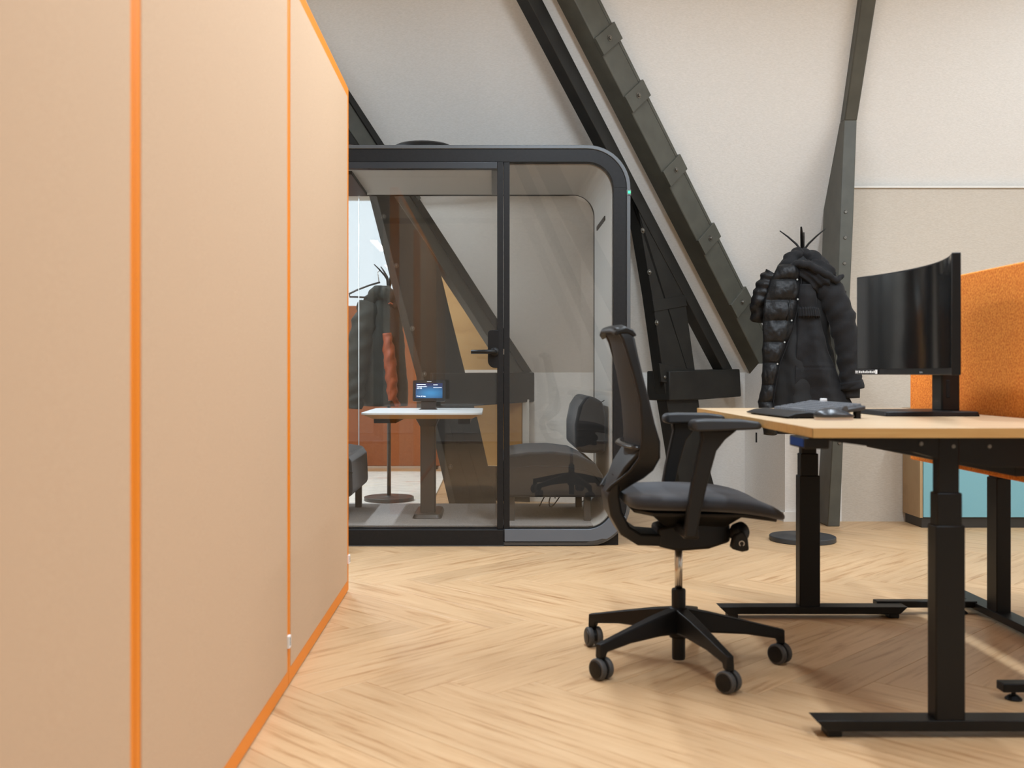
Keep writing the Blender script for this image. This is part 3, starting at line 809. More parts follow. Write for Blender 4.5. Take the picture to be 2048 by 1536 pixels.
for (xa, ya, xl) in ((1.525, 4.063, (1.56, 1.87)), (1.49, 2.985, (1.53, 1.87))):
    b_ = obj('floor_bar', bx(xa, 1.925, ya, ya + 0.045, 0.026, 0.052), M_powder, desk2, bevel=0.003)
    for x in xl:
        obj('leveller', lathe(new(), [(0.024, 0), (0.024, 0.004), (0.012, 0.014), (0.006, 0.015), (0.006, 0.027)], (x, ya + 0.022, 0), 14), M_black, b_)
obj('support_arm', bx(1.80, 2.55, 3.91, 3.96, 0.74, 0.79), M_powder, desk2)
obj('support_arm', bx(1.80, 2.55, 2.79, 2.84, 0.74, 0.79), M_powder, desk2)

t = thing('desk_divider', (1.712, 3.23, 0.607), 'orange felt divider panel standing behind the monitor on the desk edge', 'divider')
obj('felt_panel', bx(1.70, 1.726, 2.28, 4.17, 0.607, 1.316), M_felt_o, t, bevel=0.006, seg=3)
for yy in (2.75, 3.98):
    obj('clamp', bx(1.664, 1.70, yy, yy + 0.05, 0.74, 0.80), M_black, t, bevel=0.003)

# monitor
MR, MC, MYC = 1.08, 1.462, 3.49
def mpos(phi, off, z): return Vector((MC - MR + (MR + off) * math.cos(phi), MYC + (MR + off) * math.sin(phi), z))
mon = thing('curved_monitor', (1.44, 3.46, DZ), 'large curved black monitor switched off on the pale wood desk', 'monitor')
MA = 0.3824
def arcslab(bm, a0, a1, o0, o1, z0, z1, n):
    rings = []
    for k in range(n + 1):
        ph = a0 + (a1 - a0) * k / n
        rings.append([mpos(ph, o0, z0), mpos(ph, o1, z0), mpos(ph, o1, z1), mpos(ph, o0, z1)])
    return loft(bm, rings)
hou = obj('housing', arcslab(new(), -MA, MA, 0.0, 0.026, 0.952, 1.322, 24), M_black, mon, bevel=0.003)
obj('screen', arcslab(new(), -MA + 0.006, MA - 0.006, -0.0015, 0.001, 0.974, 1.316, 32), M_screen, hou, smooth=False)
for p in hou.children[0].data.polygons: p.use_smooth = True
try: hou.children[0].data.set_sharp_from_angle(angle=R(40))
except Exception: pass
st = obj('spec_sticker', arcslab(new(), 0.268, MA + 0.004, -0.0035, -0.0018, 0.954, 0.971, 6), M_ink, hou)
bm = new()
for k in range(9):
    a0 = 0.284 + k * 0.0095
    arcslab(bm, a0, a0 + 0.006, -0.0042, -0.0035, 0.9585, 0.9665 - 0.002 * (k % 2), 1)
arcslab(bm, 0.270, 0.281, -0.0042, -0.0035, 0.955, 0.970, 1)
arcslab(bm, 0.371, 0.384, -0.0042, -0.0035, 0.963, 0.966, 1); arcslab(bm, 0.371, 0.384, -0.0042, -0.0035, 0.958, 0.960, 1)
obj('sticker_print', bm, M_white, st)
TMm = Matrix.Translation(mpos(-0.0, -0.0016, 0.958)) @ Matrix.Rotation(R(-90), 4, 'Z') @ Matrix.Rotation(R(90), 4, 'X')
text('brand_text', 'iiyama', 0.010, TMm, mat('grey_print', (150, 150, 150), 0.5), hou, align='CENTER')
obj('rear_cover', bx(1.470, 1.515, 3.30, 3.66, 0.96, 1.225), M_black, mon, bevel=0.012)
sc_ = obj('stand_column', bx(1.50, 1.562, 3.42, 3.50, 0.830, 1.10), M_black2, mon, bevel=0.006)
obj('cable_hole', bx(1.515, 1.528, 3.4185, 3.43, 0.875, 0.935), mat('hole_black', (8, 8, 8), 0.8), sc_, bevel=0.002)
obj('stand_base', hexa(new(), rr_xy(1.275, 1.585, 3.32, 3.60, 0.012, DZ), rr_xy(1.279, 1.581, 3.324, 3.596, 0.012, DZ + 0.016)), M_black, mon, bevel=0.003)

# keyboard and mouse
kb = thing('keyboard', (1.04, 3.37, DZ), 'black keyboard with palm rest lying on the pale wood desk', 'keyboard')
KM = Matrix.Translation((0.985, 3.37, DZ + 0.003)) @ Matrix.Rotation(R(4), 4, 'Z')
def kz(a): return 0.010 + a * 0.12
bm = new()
hexa(bm, [KM @ Vector(p) for p in ((0, -0.215, 0), (0.155, -0.215, 0.024), (0.155, 0.215, 0.024), (0, 0.215, 0))], [KM @ Vector(p) for p in ((0, -0.215, 0.012), (0.155, -0.215, 0.038), (0.155, 0.215, 0.038), (0, 0.215, 0.012))])
obj('keyboard_body', bm, M_kb, kb, bevel=0.004)
bm = new()
prof = [(-0.085, 0.0), (-0.09, 0.004), (-0.06, 0.014), (-0.02, 0.018), (0.0, 0.014), (0.0, 0.0)]
hexa(bm, [KM @ Vector((a, -0.20, z)) for a, z in prof], [KM @ Vector((a, 0.20, z)) for a, z in prof])
obj('palm_rest', bm, M_black, kb, bevel=0.003)
bm = new()
rk = random.Random(5)
for r_ in range(6):
    a0 = 0.012 + r_ * 0.0228
    b0 = -0.207
    while b0 < 0.20:
        w = rk.choice((0.0185, 0.0185, 0.0185, 0.026)) if r_ else rk.choice((0.0185, 0.11 if -0.1 < b0 < 0.0 else 0.022))
        w = min(w, 0.208 - b0)
        if w < 0.008: break
        z0 = 0.012 + a0 * 0.168
        hexa(bm, [KM @ Vector(p) for p in ((a0, b0, z0), (a0 + 0.019, b0, z0 + 0.0024), (a0 + 0.019, b0 + w - 0.002, z0 + 0.0024), (a0, b0 + w - 0.002, z0))],
             [KM @ Vector(p) for p in ((a0 + 0.002, b0 + 0.002, z0 + 0.008), (a0 + 0.017, b0 + 0.002, z0 + 0.0104), (a0 + 0.017, b0 + w - 0.004, z0 + 0.0104), (a0 + 0.002, b0 + w - 0.004, z0 + 0.008))])
        b0 += w
tagp(obj('keys', bm, M_key, kb), kind='stuff')
obj('white_label', box(new(), 0.134, 0.150, 0.075, 0.10, 0.040, 0.052, KM), M_white, kb, bevel=0.002)
for yy in (-0.19, 0.19):
    obj('foot', box(new(), 0.13, 0.145, yy - 0.012, yy + 0.012, -0.003, 0.024, KM), M_black, kb)
    obj('foot', box(new(), -0.07, -0.055, yy - 0.012, yy + 0.012, -0.003, 0.001, KM), M_black, kb)
ms = thing('computer_mouse', (1.025, 3.08, DZ), 'rounded black mouse with pale underside beside the keyboard', 'mouse')
MM = Matrix.Translation((1.028, 3.085, DZ)) @ Matrix.Rotation(R(12), 4, 'Z')
def mz(u, v, lift=0.0):
    a = -0.062 + 0.124 * u
    w = 0.034 * math.sqrt(max(0.0, 1 - (abs(2 * u - 1)) ** 3)) + 0.003
    b = (2 * v - 1) * w
    hgt = 0.012 + 0.030 * math.sin(math.pi * min(1, (u * 0.85 + 0.12))) * (1 - 0.75 * (2 * v - 1) ** 2) * (1 - 0.3 * u)
    return MM @ Vector((a, b, hgt + lift))
bm = new(); grid(bm, lambda u, v: mz(u, v), 18, 14)
ret = bmesh.ops.extrude_face_region(bm, geom=list(bm.faces))
for v in ret['geom']:
    if isinstance(v, bmesh.types.BMVert): v.co.z = DZ + 0.009
obj('mouse_shell', bm, mat('mouse_plastic', (40, 42, 46), 0.3), ms, smooth=True)
bm = new()
lp = [MM @ Vector((-0.060 + 0.12 * k / 20, (0.031 * math.sqrt(max(0, 1 - abs(2 * k / 20 - 1) ** 3)) + 0.002) * s2, 0)) for s2 in (1,) for k in range(21)]
lp2 = [MM @ Vector((-0.060 + 0.12 * k / 20, -(0.031 * math.sqrt(max(0, 1 - abs(2 * k / 20 - 1) ** 3)) + 0.002), 0)) for k in range(20, -1, -1)]
loop = lp + lp2
hexa(bm, loop, [p + Vector((0, 0, 0.009)) for p in loop])
obj('mouse_base', bm, mat('pale_plastic', (206, 190, 176), 0.5), ms)
obj('scroll_wheel', lathe(new(), [(0.009, -0.003), (0.009, 0.003)], MM @ Vector((0.038, 0, 0.033)), 14, MM.to_3x3().to_4x4() @ Matrix.Rotation(R(90), 4, 'X')), M_rubber, ms)

# =================================================================== CABINET
cab = thing('storage_cabinet', (3.5, 6.45, 0), 'low cabinet with teal doors and oak side against the back wall', 'cabinet')
obj('plinth', bx(2.655, 4.45, 6.335, 6.585, 0, 0.062), M_plinth, cab)
obj('side_panel', bx(2.64, 2.658, 6.325, 6.59, 0.062, 0.715), M_oak, cab, bevel=0.001)
obj('side_panel', bx(4.43, 4.45, 6.325, 6.59, 0.062, 0.715), M_oak, cab, bevel=0.001)
obj('top_panel', bx(2.636, 4.454, 6.318, 6.592, 0.715, 0.735), M_oak, cab, bevel=0.001)
obj('carcass', bx(2.658, 4.43, 6.345, 6.588, 0.062, 0.715), M_oak, cab)
for k in range(4):
    xa = 2.660 + k * 0.4425
    dr = obj('door', bx(xa, xa + 0.438, 6.320, 6.340, 0.066, 0.712), M_teal, cab, bevel=0.001)
    obj('handle', bx(xa + 0.40, xa + 0.412, 6.308, 6.320, 0.56, 0.68), M_black, dr, bevel=0.002)

# =================================================================== OFFICE CHAIR
CX, CY = 0.616, 3.39
ch = thing('office_chair', (CX, CY, 0), 'black mesh back office chair on five castors at the standing desk', 'chair')
base = obj('base_hub', lathe(new(), [(0.030, 0.085), (0.036, 0.10), (0.038, 0.165), (0.030, 0.182), (0.026, 0.185)], (CX, CY, 0), 24), M_black, ch, smooth=True)
for k, ang in enumerate((-146, -74, -2, 70, 142)):
    Ma = Matrix.Translation((CX, CY, 0)) @ Matrix.Rotation(R(ang), 4, 'Z')
    sect = [(0.02, 0.027, 0.100, 0.182), (0.10, 0.023, 0.103, 0.168), (0.22, 0.018, 0.098, 0.141), (0.318, 0.0145, 0.084, 0.118), (0.324, 0.0145, 0.068, 0.117), (0.346, 0.013, 0.066, 0.112)]
    bm = new()
    loft(bm, [[Ma @ Vector(p) for p in ((r, -w, zb + 0.006), (r, -w * 0.75, zb), (r, w * 0.75, zb), (r, w, zb + 0.006), (r, w * 0.8, zt), (r, -w * 0.8, zt))] for r, w, zb, zt in sect])
    arm = obj('base_arm', bm, M_black, base, bevel=0.003)
    tip = Ma @ Vector((0.332, 0, 0))
    turn = (-143, -138, -141, -66, -168)[k]
    Mc = Matrix.Translation(tip) @ Matrix.Rotation(R(turn), 4, 'Z')
    cs = obj('castor', tube(new(), [tip + Vector((0, 0, 0.098)), tip + Vector((0, 0, 0.06))], 0.011, 12), M_black, ch, smooth=True)
    for sgn in (-1, 1):
        Mw = Mc @ Matrix.Translation((0.0, 0.0, 0.034)) @ Matrix.Rotation(R(90), 4, 'Y')
        o0, o1 = (0.006, 0.027)
        bm = lathe(new(), [(0.020, o0 * sgn), (0.032, o0 * sgn), (0.034, (o0 + 0.003) * sgn), (0.034, (o1 - 0.006) * sgn), (0.031, (o1 - 0.002) * sgn)], (0, 0, 0), 24, Mw)
        obj('castor_tyre', bm, M_rubber, cs, smooth=False, bevel=0.0015)
        bm = lathe(new(), [(0.027, (o1 - 0.004) * sgn), (0.026, (o1 + 0.0005) * sgn), (0.010, (o1 + 0.002) * sgn)], (0, 0, 0), 24, Mw)
        obj('castor_hub', bm, M_black, cs)
    bm = new()
    hood = []
    for a in range(-20, 201, 20):
        hood.append((0.0275 * math.cos(R(a)), 0.034 + 0.0275 * math.sin(R(a))))
    hexa(bm, [Mc @ Vector((-0.0055, y, z)) for y, z in hood], [Mc @ Vector((0.0055, y, z)) for y, z in hood])
    obj('castor_hood', bm, M_black, cs)
obj('gas_lift', lathe(new(), [(0.021, 0.012), (0.022, 0.02), (0.022, 0.10), (0.023, 0.17), (0.0235, 0.24), (0.021, 0.245)], (CX, CY, 0), 20), M_black, ch, smooth=False, bevel=0.001)
obj('piston', lathe(new(), [(0.0128, 0.20), (0.0128, 0.42)], (CX, CY, 0), 20), M_chrome, ch, smooth=True)
# mechanism
mech = obj('tilt_mechanism', loft(new(), [[(x, CY - w, z0), (x, CY + w, z0), (x, CY + w * 0.9, z1), (x, CY - w * 0.9, z1)] for x, w, z0, z1 in ((0.535, 0.075, 0.395, 0.455), (0.60, 0.085, 0.382, 0.47), (0.70, 0.08, 0.388, 0.475), (0.775, 0.06, 0.408, 0.47))]), M_black2, ch, bevel=0.01)
obj('tension_knob', lathe(new(), [(0.010, 0), (0.014, 0.004), (0.030, 0.03), (0.030, 0.055), (0.024, 0.062)], (0.775, CY - 0.05, 0.43), 20, Matrix.Rotation(R(62), 4, 'X') @ Matrix.Rotation(R(35), 4, 'Y')), M_black, mech, smooth=True)
bm = new()
prism_y(bm, [(0.765, 0.395), (0.80, 0.385), (0.822, 0.39), (0.818, 0.43), (0.80, 0.455), (0.775, 0.44)], CY - 0.115, CY - 0.075)
lv = obj('tilt_lever', bm, M_black2, mech, bevel=0.006)
bm = new(); tube(bm, [(0.797 + 0.008 * math.cos(R(a)), CY - 0.116, 0.413 + 0.008 * math.sin(R(a))) for a in range(-60, 241, 30)], 0.0014, 6)
obj('lever_mark', bm, M_tag, lv)
# seat
def seat_z(x):
    return interp([(0.42, 0.574), (0.47, 0.580), (0.60, 0.583), (0.72, 0.581), (0.80, 0.572), (0.86, 0.556), (0.905, 0.533), (0.925, 0.51)], x)[0]
rings = []
bm = new()
for x, hw, dz in ((0.425, 0.15, 0.03), (0.432, 0.185, 0.048), (0.47, 0.222, 0.055), (0.55, 0.238, 0.058), (0.65, 0.245, 0.058), (0.75, 0.245, 0.058), (0.83, 0.238, 0.055), (0.885, 0.222, 0.045), (0.915, 0.19, 0.032), (0.926, 0.155, 0.014)):
    z = seat_z(x)
    ring = []
    for k in range(24):
        a = 2 * math.pi * k / 24
        c, s = math.cos(a), math.sin(a)
        e = 0.32
        yy = hw * (abs(c) ** e) * (1 if c >= 0 else -1)
        zz = (abs(s) ** 0.75) * (1 if s >= 0 else -1)
        ring.append((x, CY + yy, (z - dz * 0.45) + (dz * 0.5 if zz > 0 else dz * 0.55) * zz - 0.010 * (1 - (yy / hw) ** 2) * (zz > 0.5)))
    rings.append(ring)
obj('seat_cushion', loft(bm, rings), M_seat, ch, sub=1, smooth=True)
bm = new()
loft(bm, [[(x, CY - w, z - 0.012), (x, CY + w, z - 0.012), (x, CY + w * 1.05, z), (x, CY - w * 1.05, z)] for x, w, z in ((0.45, 0.12, 0.525), (0.50, 0.19, 0.522), (0.60, 0.205, 0.522), (0.78, 0.205, 0.520), (0.86, 0.19, 0.508), (0.90, 0.15, 0.498))])
obj('seat_pan', bm, M_black2, ch, bevel=0.004)
obj('seat_support', loft(new(), [[(0.56, CY - 0.07, 0.46), (0.76, CY - 0.07, 0.46), (0.76, CY + 0.07, 0.46), (0.56, CY + 0.07, 0.46)], [(0.50, CY - 0.16, 0.512), (0.80, CY - 0.16, 0.510), (0.80, CY + 0.16, 0.510), (0.50, CY + 0.16, 0.512)]]), M_black2, ch, bevel=0.005)
# backrest
BK = [(0.575, 0.362, 0.415, 0.095), (0.60, 0.380, 0.447, 0.115), (0.625, 0.405, 0.480, 0.15), (0.652, 0.430, 0.505, 0.18), (0.694, 0.455, 0.522, 0.21), (0.746, 0.461, 0.520, 0.222), (0.80, 0.460, 0.503, 0.226), (0.868, 0.456, 0.488, 0.222), (0.949, 0.438, 0.468, 0.212), (1.02, 0.418, 0.453, 0.202), (1.063, 0.405, 0.445, 0.196), (1.088, 0.392, 0.436, 0.190), (1.101, 0.378, 0.422, 0.183)]
bkp = None
for sgn in (-1, 1):
    bm = new()
    loft(bm, [[(xr, CY + sgn * hw, z), (xf, CY + sgn * hw, z), (xf, CY + sgn * (hw - 0.026), z), (xr, CY + sgn * (hw - 0.026), z)] for z, xr, xf, hw in BK])
    obj('back_frame', bm, M_black2, ch, bevel=0.006)
bm = new()
pr = [(0.372, 1.083), (0.369, 1.092), (0.376, 1.102), (0.405, 1.112), (0.428, 1.104), (0.440, 1.085), (0.430, 1.080), (0.412, 1.092), (0.390, 1.092)]
loft(bm, [[(x + dx, CY + y, z + dz) for x, z in pr] for y, dx, dz in ((-0.195, 0.012, -0.010), (-0.15, 0.0, 0.0), (0.0, -0.012, 0.004), (0.15, 0.0, 0.0), (0.195, 0.012, -0.010))])
obj('head_rail', bm, M_black2, ch, bevel=0.004)
def back_surf(u, v):
    z = 0.62 + v * 0.475
    xr, xf, hw = interp(BK, z)
    y = (2 * u - 1) * (hw - 0.012)
    return Vector((xr + 0.012 - 0.035 * (1 - (2 * u - 1) ** 2) * (0.4 + 0.6 * math.sin(math.pi * v)), CY + y, z))
bm = new(); grid(bm, back_surf, 14, 24)
obj('back_mesh', bm, M_net, ch, smooth=True, solid=0.004)
bm = new()
tube(bm, [(0.462 - 0.03 * (1 - (y / 0.2) ** 2), CY + y, 0.725) for y in [-0.2 + 0.04 * k for k in range(11)]], 0.022, 10, flat=0.35)
obj('lumbar_bar', bm, mat('gloss_black', (38, 38, 40), 0.18), ch, smooth=True)
bm = new()
path = [(0.470, 0.715, 0.19), (0.425, 0.655, 0.15), (0.398, 0.60, 0.115), (0.388, 0.56, 0.105), (0.398, 0.505, 0.10), (0.428, 0.450, 0.095), (0.475, 0.420, 0.085), (0.56, 0.415, 0.07)]
rings = []
for i, (x, z, w) in enumerate(path):
    a = Vector((path[max(i - 1, 0)][0], 0, path[max(i - 1, 0)][1])); b = Vector((path[min(i + 1, len(path) - 1)][0], 0, path[min(i + 1, len(path) - 1)][1]))
    tt = (b - a).normalized(); nn = Vector((-tt.z, 0, tt.x)) * (0.020 if i > 2 else 0.010)
    rings.append([(x + nn.x, CY - w, z + nn.z), (x + nn.x, CY + w, z + nn.z), (x - nn.x, CY + w, z - nn.z), (x - nn.x, CY - w, z - nn.z)])
obj('back_spine', loft(bm, rings), M_black2, ch, bevel=0.008, seg=3)
# arm rests
for sgn in (-1, 1):
    ya = CY + sgn * 0.245
    bm = new()
    loft(bm, [[(x, ya + sy * 0.019 * 1.0, z) for x, sy, z in ((x0, -1, z), (x1, -1, z), (x1, 1, z), (x0, 1, z))] for x0, x1, z in ((0.588, 0.625, 0.455), (0.595, 0.637, 0.53), (0.612, 0.660, 0.63), (0.632, 0.685, 0.72), (0.640, 0.712, 0.755), (0.636, 0.750, 0.785))])
    ar = obj('armrest', bm, M_black2, ch, bevel=0.006)
    obj('arm_bracket', bx(0.588, 0.635, min(ya, CY + sgn * 0.06), max(ya, CY + sgn * 0.06), 0.447, 0.480), M_black2, ar, bevel=0.006)
    bm = new()
    loft(bm, [[(x, ya - w, z0), (x, ya + w, z0), (x, ya + w * 0.92, z1), (x, ya - w * 0.92, z1)] for x, w, z0, z1 in ((0.604, 0.026, 0.788, 0.806), (0.615, 0.040, 0.780, 0.815), (0.66, 0.044, 0.781, 0.8175), (0.76, 0.044, 0.785, 0.8165), (0.808, 0.038, 0.787, 0.810), (0.821, 0.026, 0.789, 0.803))])
    obj('arm_pad', bm, mat('arm_pad_rubber', (33, 34, 36), 0.55), ar, bevel=0.008, seg=3)

# =================================================================== COAT STANDS
def coat_stand(x, y, htop, label, rot=0, grey=False, zb=0.0):
    t = thing('coat_stand', (x, y, zb), label, 'coat stand')
    obj('base_plate', lathe(new(), [(0.180, 0), (0.184, 0.003), (0.184, 0.026), (0.180, 0.029), (0.03, 0.031), (0.022, 0.036)], (x, y, zb), 48), M_gmetal if grey else mat('stand_charcoal', (48, 50, 52), 0.45), t, bevel=0.001)
    obj('pole', tube(new(), [(x, y, 0.03), (x, y, htop - 0.10)], 0.0145, 16), M_gmetal if grey else M_black, t, smooth=True)
    for k in range(4):
        a = R(rot + 90 * k)
        dx, dy = math.cos(a), math.sin(a)
        bm = new()
        pts = [(0.012, -0.15), (0.016, -0.105), (0.034, -0.080), (0.080, -0.036), (0.125, 0.0)]
        tube(bm, [(x + dx * r, y + dy * r, htop + z) for r, z in pts], [0.010, 0.011, 0.010, 0.008, 0.005], 8, flat=0.6)
        obj('hook', bm, M_black, t, smooth=True)
    return t
coat_stand(1.771, 5.85, 1.775, 'slim charcoal coat stand holding the black parka', -20)
coat_stand(-0.768, 7.60, 1.755, 'grey coat stand behind the booth holding a dark green jacket', 35, True, 0.012)

# ---- black parka
KX, KZ = 1.7346, 0.96      # garment centre line; garment drawn at 358 units to the metre
def gx(u): return (u - 985) / 358
def gz(v): return 0.96 - (v - 745) / 358
coat = thing('parka', (1.74, 5.80, gz(868)), 'black hooded puffer parka hanging open on the coat stand', 'coat')
def wr(p, amp, sc): return noise.noise(Vector(p) * sc) * amp
def body_rings(tab, yc, dep, nlev, nseg, amp, foldk, seed=0.0):
    rings = []
    v0, v1 = tab[0][0], tab[-1][0]
    for j in range(nlev + 1):
        v = v0 + (v1 - v0) * j / nlev
        l, r_, dd = interp(tab, v)
        xc, hw = (gx(l) + gx(r_)) / 2, (gx(r_) - gx(l)) / 2
        z = gz(v)
        ring = []
        for k in range(nseg):
            a = 2 * math.pi * k / nseg
            fold = 1 + foldk * math.sin(7 * a + seed + j * 0.05) * min(1, j / nlev * 1.5) + foldk * 0.6 * math.sin(13 * a + 2 + seed)
            x = xc + hw * math.cos(a) * (1 if abs(math.cos(a)) > 0.9 else fold ** 0.5)
            y = yc + dd * math.sin(a) * fold
            n_ = wr((x * 1.0, y, z + seed), amp, 9) + wr((x, y, z + seed + 5), amp * 0.6, 22)
            ring.append((x + n_ * math.cos(a), y + n_ * math.sin(a), z))
        rings.append(ring)
    return rings
tab = [(494, 1598, 1614, 0.02), (505, 1585, 1628, 0.05), (525, 1568, 1642, 0.075), (550, 1553, 1660, 0.09), (585, 1543, 1670, 0.10), (625, 1538, 1664, 0.10), (690, 1537, 1672, 0.105), (745, 1540, 1684, 0.11), (810, 1540, 1698, 0.12), (868, 1542, 1694, 0.12)]
obj('coat_body', loft(new(), body_rings(tab, 5.80, 0.1, 46, 64, 0.012, 0.06)), M_lin2, coat, smooth=True)
def ribbon(tab, ybase, bul, nu, nv, dfn):
    v0, v1 = tab[0][0], tab[-1][0]
    def fn(u, v):
        vv = v0 + (v1 - v0) * v
        l, r_ = interp(tab, vv)
        x = gx(l + (r_ - l) * u)
        z = gz(vv)
        return Vector((x, ybase - bul * math.sin(math.pi * min(max(u, 0), 1)) ** 0.7 + dfn(u, vv, x, z), z))
    bm = new(); grid(bm, fn, nu, nv)
    return bm
ptab = [(532, 1556, 1590), (545, 1549, 1595), (560, 1541, 1597), (590, 1532, 1595), (601, 1529, 1592), (620, 1525, 1590), (642, 1526, 1585), (660, 1524, 1580), (685, 1526, 1571), (700, 1523, 1565), (726, 1526, 1554), (750, 1522, 1549), (770, 1524, 1546), (787, 1519, 1543), (803, 1516, 1541), (830, 1519, 1546), (868, 1528, 1552)]
SEAMS = [532, 560, 601, 642, 685, 726, 770, 803, 836, 868]
def quilt(u, v, x, z):
    for a, b in zip(SEAMS, SEAMS[1:]):
        if a <= v <= b:
            s = (v - a) / (b - a)
            return -0.030 * (math.sin(math.pi * s) ** 0.55) * (0.35 + 0.65 * math.sin(math.pi * (0.06 + 0.88 * u)) ** 0.5) + wr((x * 1.6, 1, z * 0.8), 0.012, 16) + wr((x * 2.2, 3, z), 0.006, 40) * (1.3 - abs(2 * s - 1))
    return 0
obj('puffer_front', ribbon(ptab, 5.715, 0.045, 26, 130, quilt), M_puff, coat, smooth=True, solid=0.012)
pk = [(545, 1594), (560, 1597), (590, 1595), (620, 1590), (660, 1580), (700, 1565), (726, 1554), (770, 1546), (803, 1541), (840, 1547)]
obj('zip_placket', tube(new(), [(gx(u) + 0.006 + wr((v * 0.03, 0, 0), 0.004, 1), 5.695, gz(v)) for v, u in pk], 0.010, 8, flat=0.5), M_coat, coat, smooth=True)
for (u, v) in ((1567, 546), (1588, 561), (1589, 600), (1577, 642), (1563, 685), (1549, 728)):
    obj('snap_button', lathe(new(), [(0.006, 0), (0.005, 0.004)], (gx(u), 5.663, gz(v)), 12, Matrix.Rotation(R(90), 4, 'X')), M_chrome, coat)
ctab = [(570, 1590, 1626), (600, 1592, 1630), (618, 1592, 1633), (625, 1593, 1635), (634, 1593, 1637), (670, 1592, 1645), (700, 1590, 1655), (760, 1586, 1679), (812, 1582, 1704), (850, 1580, 1712)]
def lin_d(u, v, x, z):
    d = -0.022 * math.sin(u * 9 + v * 0.012) * min(1, max(0, (v - 630) / 120)) + wr((x, 2, z), 0.022, 7) + wr((x, 7, z), 0.007, 22)
    if 616 < v < 636: d += 0.008 * math.sin(u * 55) - 0.006
    if 734 < v < 738: d += 0.004
    return d
obj('flared_panel', ribbon(ctab, 5.70, 0.035, 60, 110, lin_d), M_coat, coat, smooth=True, solid=0.006)
obj('waist_band', ribbon([(617, 1592, 1633), (634, 1593, 1637)], 5.688, 0.038, 40, 8, lambda u, v, x, z: 0.004 * math.sin(u * 60)), M_coat, coat, smooth=True, solid=0.006)
def cloth_tube(pts, rad, amp, seg=28, nsub=10, seed=0):
    P = []
    for i in range(len(pts) - 1):
        for k in range(nsub):
            s = k / nsub
            P.append((Vector(pts[i]).lerp(Vector(pts[i + 1]), s), rad[i] + (rad[i + 1] - rad[i]) * s))
    P.append((Vector(pts[-1]), rad[-1]))
    bm = new(); tube(bm, [p for p, r_ in P], [r_ for p, r_ in P], seg)
    for v in bm.verts:
        q = v.co.copy()
        j = min(range(len(P)), key=lambda k: (P[k][0] - q).length_squared)
        dr = (q - P[j][0])
        if dr.length > 1e-6:
            n_ = wr((q.x + seed, q.y, q.z * 2.2), amp, 14) + amp * 0.5 * math.sin(j * 1.05 + 2.2 * math.atan2(dr.y, dr.x) + seed)
            v.co += dr.normalized() * n_
    return bm
obj('sleeve', cloth_tube([(gx(1640), 5.75, gz(556)), (gx(1664), 5.73, gz(590)), (gx(1682), 5.715, gz(635)), (gx(1693), 5.71, gz(690)), (gx(1698), 5.71, gz(740)), (gx(1701), 5.71, gz(778))], [0.075, 0.080, 0.074, 0.066, 0.060, 0.058], 0.007), M_coat, coat, smooth=True)
obj('sleeve_cuff', cloth_tube([(gx(1701), 5.71, gz(762)), (gx(1704), 5.71, gz(779))], [0.062, 0.061], 0.004, nsub=4), M_coat, coat, smooth=True)
obj('inner_cuff', cloth_tube([(gx(1702), 5.712, gz(772)), (gx(1703), 5.712, gz(796))], [0.044, 0.042], 0.003, nsub=4), M_lin2, coat, smooth=True)
obj('sleeve', cloth_tube([(gx(1556), 5.78, gz(548)), (gx(1540), 5.79, gz(572)), (gx(1527), 5.80, gz(598)), (gx(1529), 5.84, gz(640))], [0.060, 0.062, 0.050, 0.045], 0.012, seed=3), M_puff, coat, smooth=True)
# hood : a soft folded pouch lying over the shoulder
bm = new()
def hood_fn(u, v):
    a = 2 * math.pi * u
    th = math.pi * (0.02 + 0.96 * v)
    p = Vector((0.160 * math.sin(th) * math.cos(a), -0.085 * math.sin(th) * math.sin(a), 0.108 * math.cos(th)))
    p.x *= 1 + 0.25 * (p.z < 0) * (p.x > 0)
    if p.x > 0: p.z *= 1 - 0.25 * p.x / 0.15
    n_ = wr(p + Vector((3, 1, 0)), 0.030, 9) + wr(p, 0.012, 22) - 0.016 * abs(math.sin(8 * (p.z + 0.35 * p.x) / 0.1))
    p += p.normalized() * n_
    return Matrix.Translation((gx(1634), 5.725, gz(556))) @ Matrix.Rotation(R(24), 4, 'Y') @ p
grid(bm, hood_fn, 56, 40, wrap=True, cap=True)
obj('hood', bm, M_coat, coat, smooth=True)
obj('hood_edge', cloth_tube([(gx(1573), 5.70, gz(537)), (gx(1588), 5.665, gz(529)), (gx(1610), 5.645, gz(533)), (gx(1640), 5.645, gz(549)), (gx(1666), 5.66, gz(563)), (gx(1681), 5.69, gz(553))], [0.012, 0.018, 0.020, 0.020, 0.018, 0.010], 0.005, seg=14, nsub=8), M_coat, coat, smooth=True)
obj('collar', cloth_tube([(gx(1606), 5.775, gz(500)), (gx(1585), 5.75, gz(520)), (gx(1568), 5.735, gz(542))], [0.03, 0.042, 0.040], 0.010, nsub=8), M_coat, coat, smooth=True)
obj('collar', cloth_tube([(gx(1607), 5.775, gz(502)), (gx(1632), 5.76, gz(518)), (gx(1654), 5.76, gz(540))], [0.03, 0.046, 0.05], 0.010, nsub=8, seed=2), M_coat, coat, smooth=True)
obj('pocket_zip', tube(new(), [(gx(1572), 5.640, gz(601)), (gx(1569), 5.636, gz(622)), (gx(1566), 5.640, gz(643))], 0.004, 6), M_black, coat, smooth=True)
obj('hanging_strap', bx(gx(1515), gx(1518), 5.76, 5.765, gz(886), gz(866)), M_coat, coat)

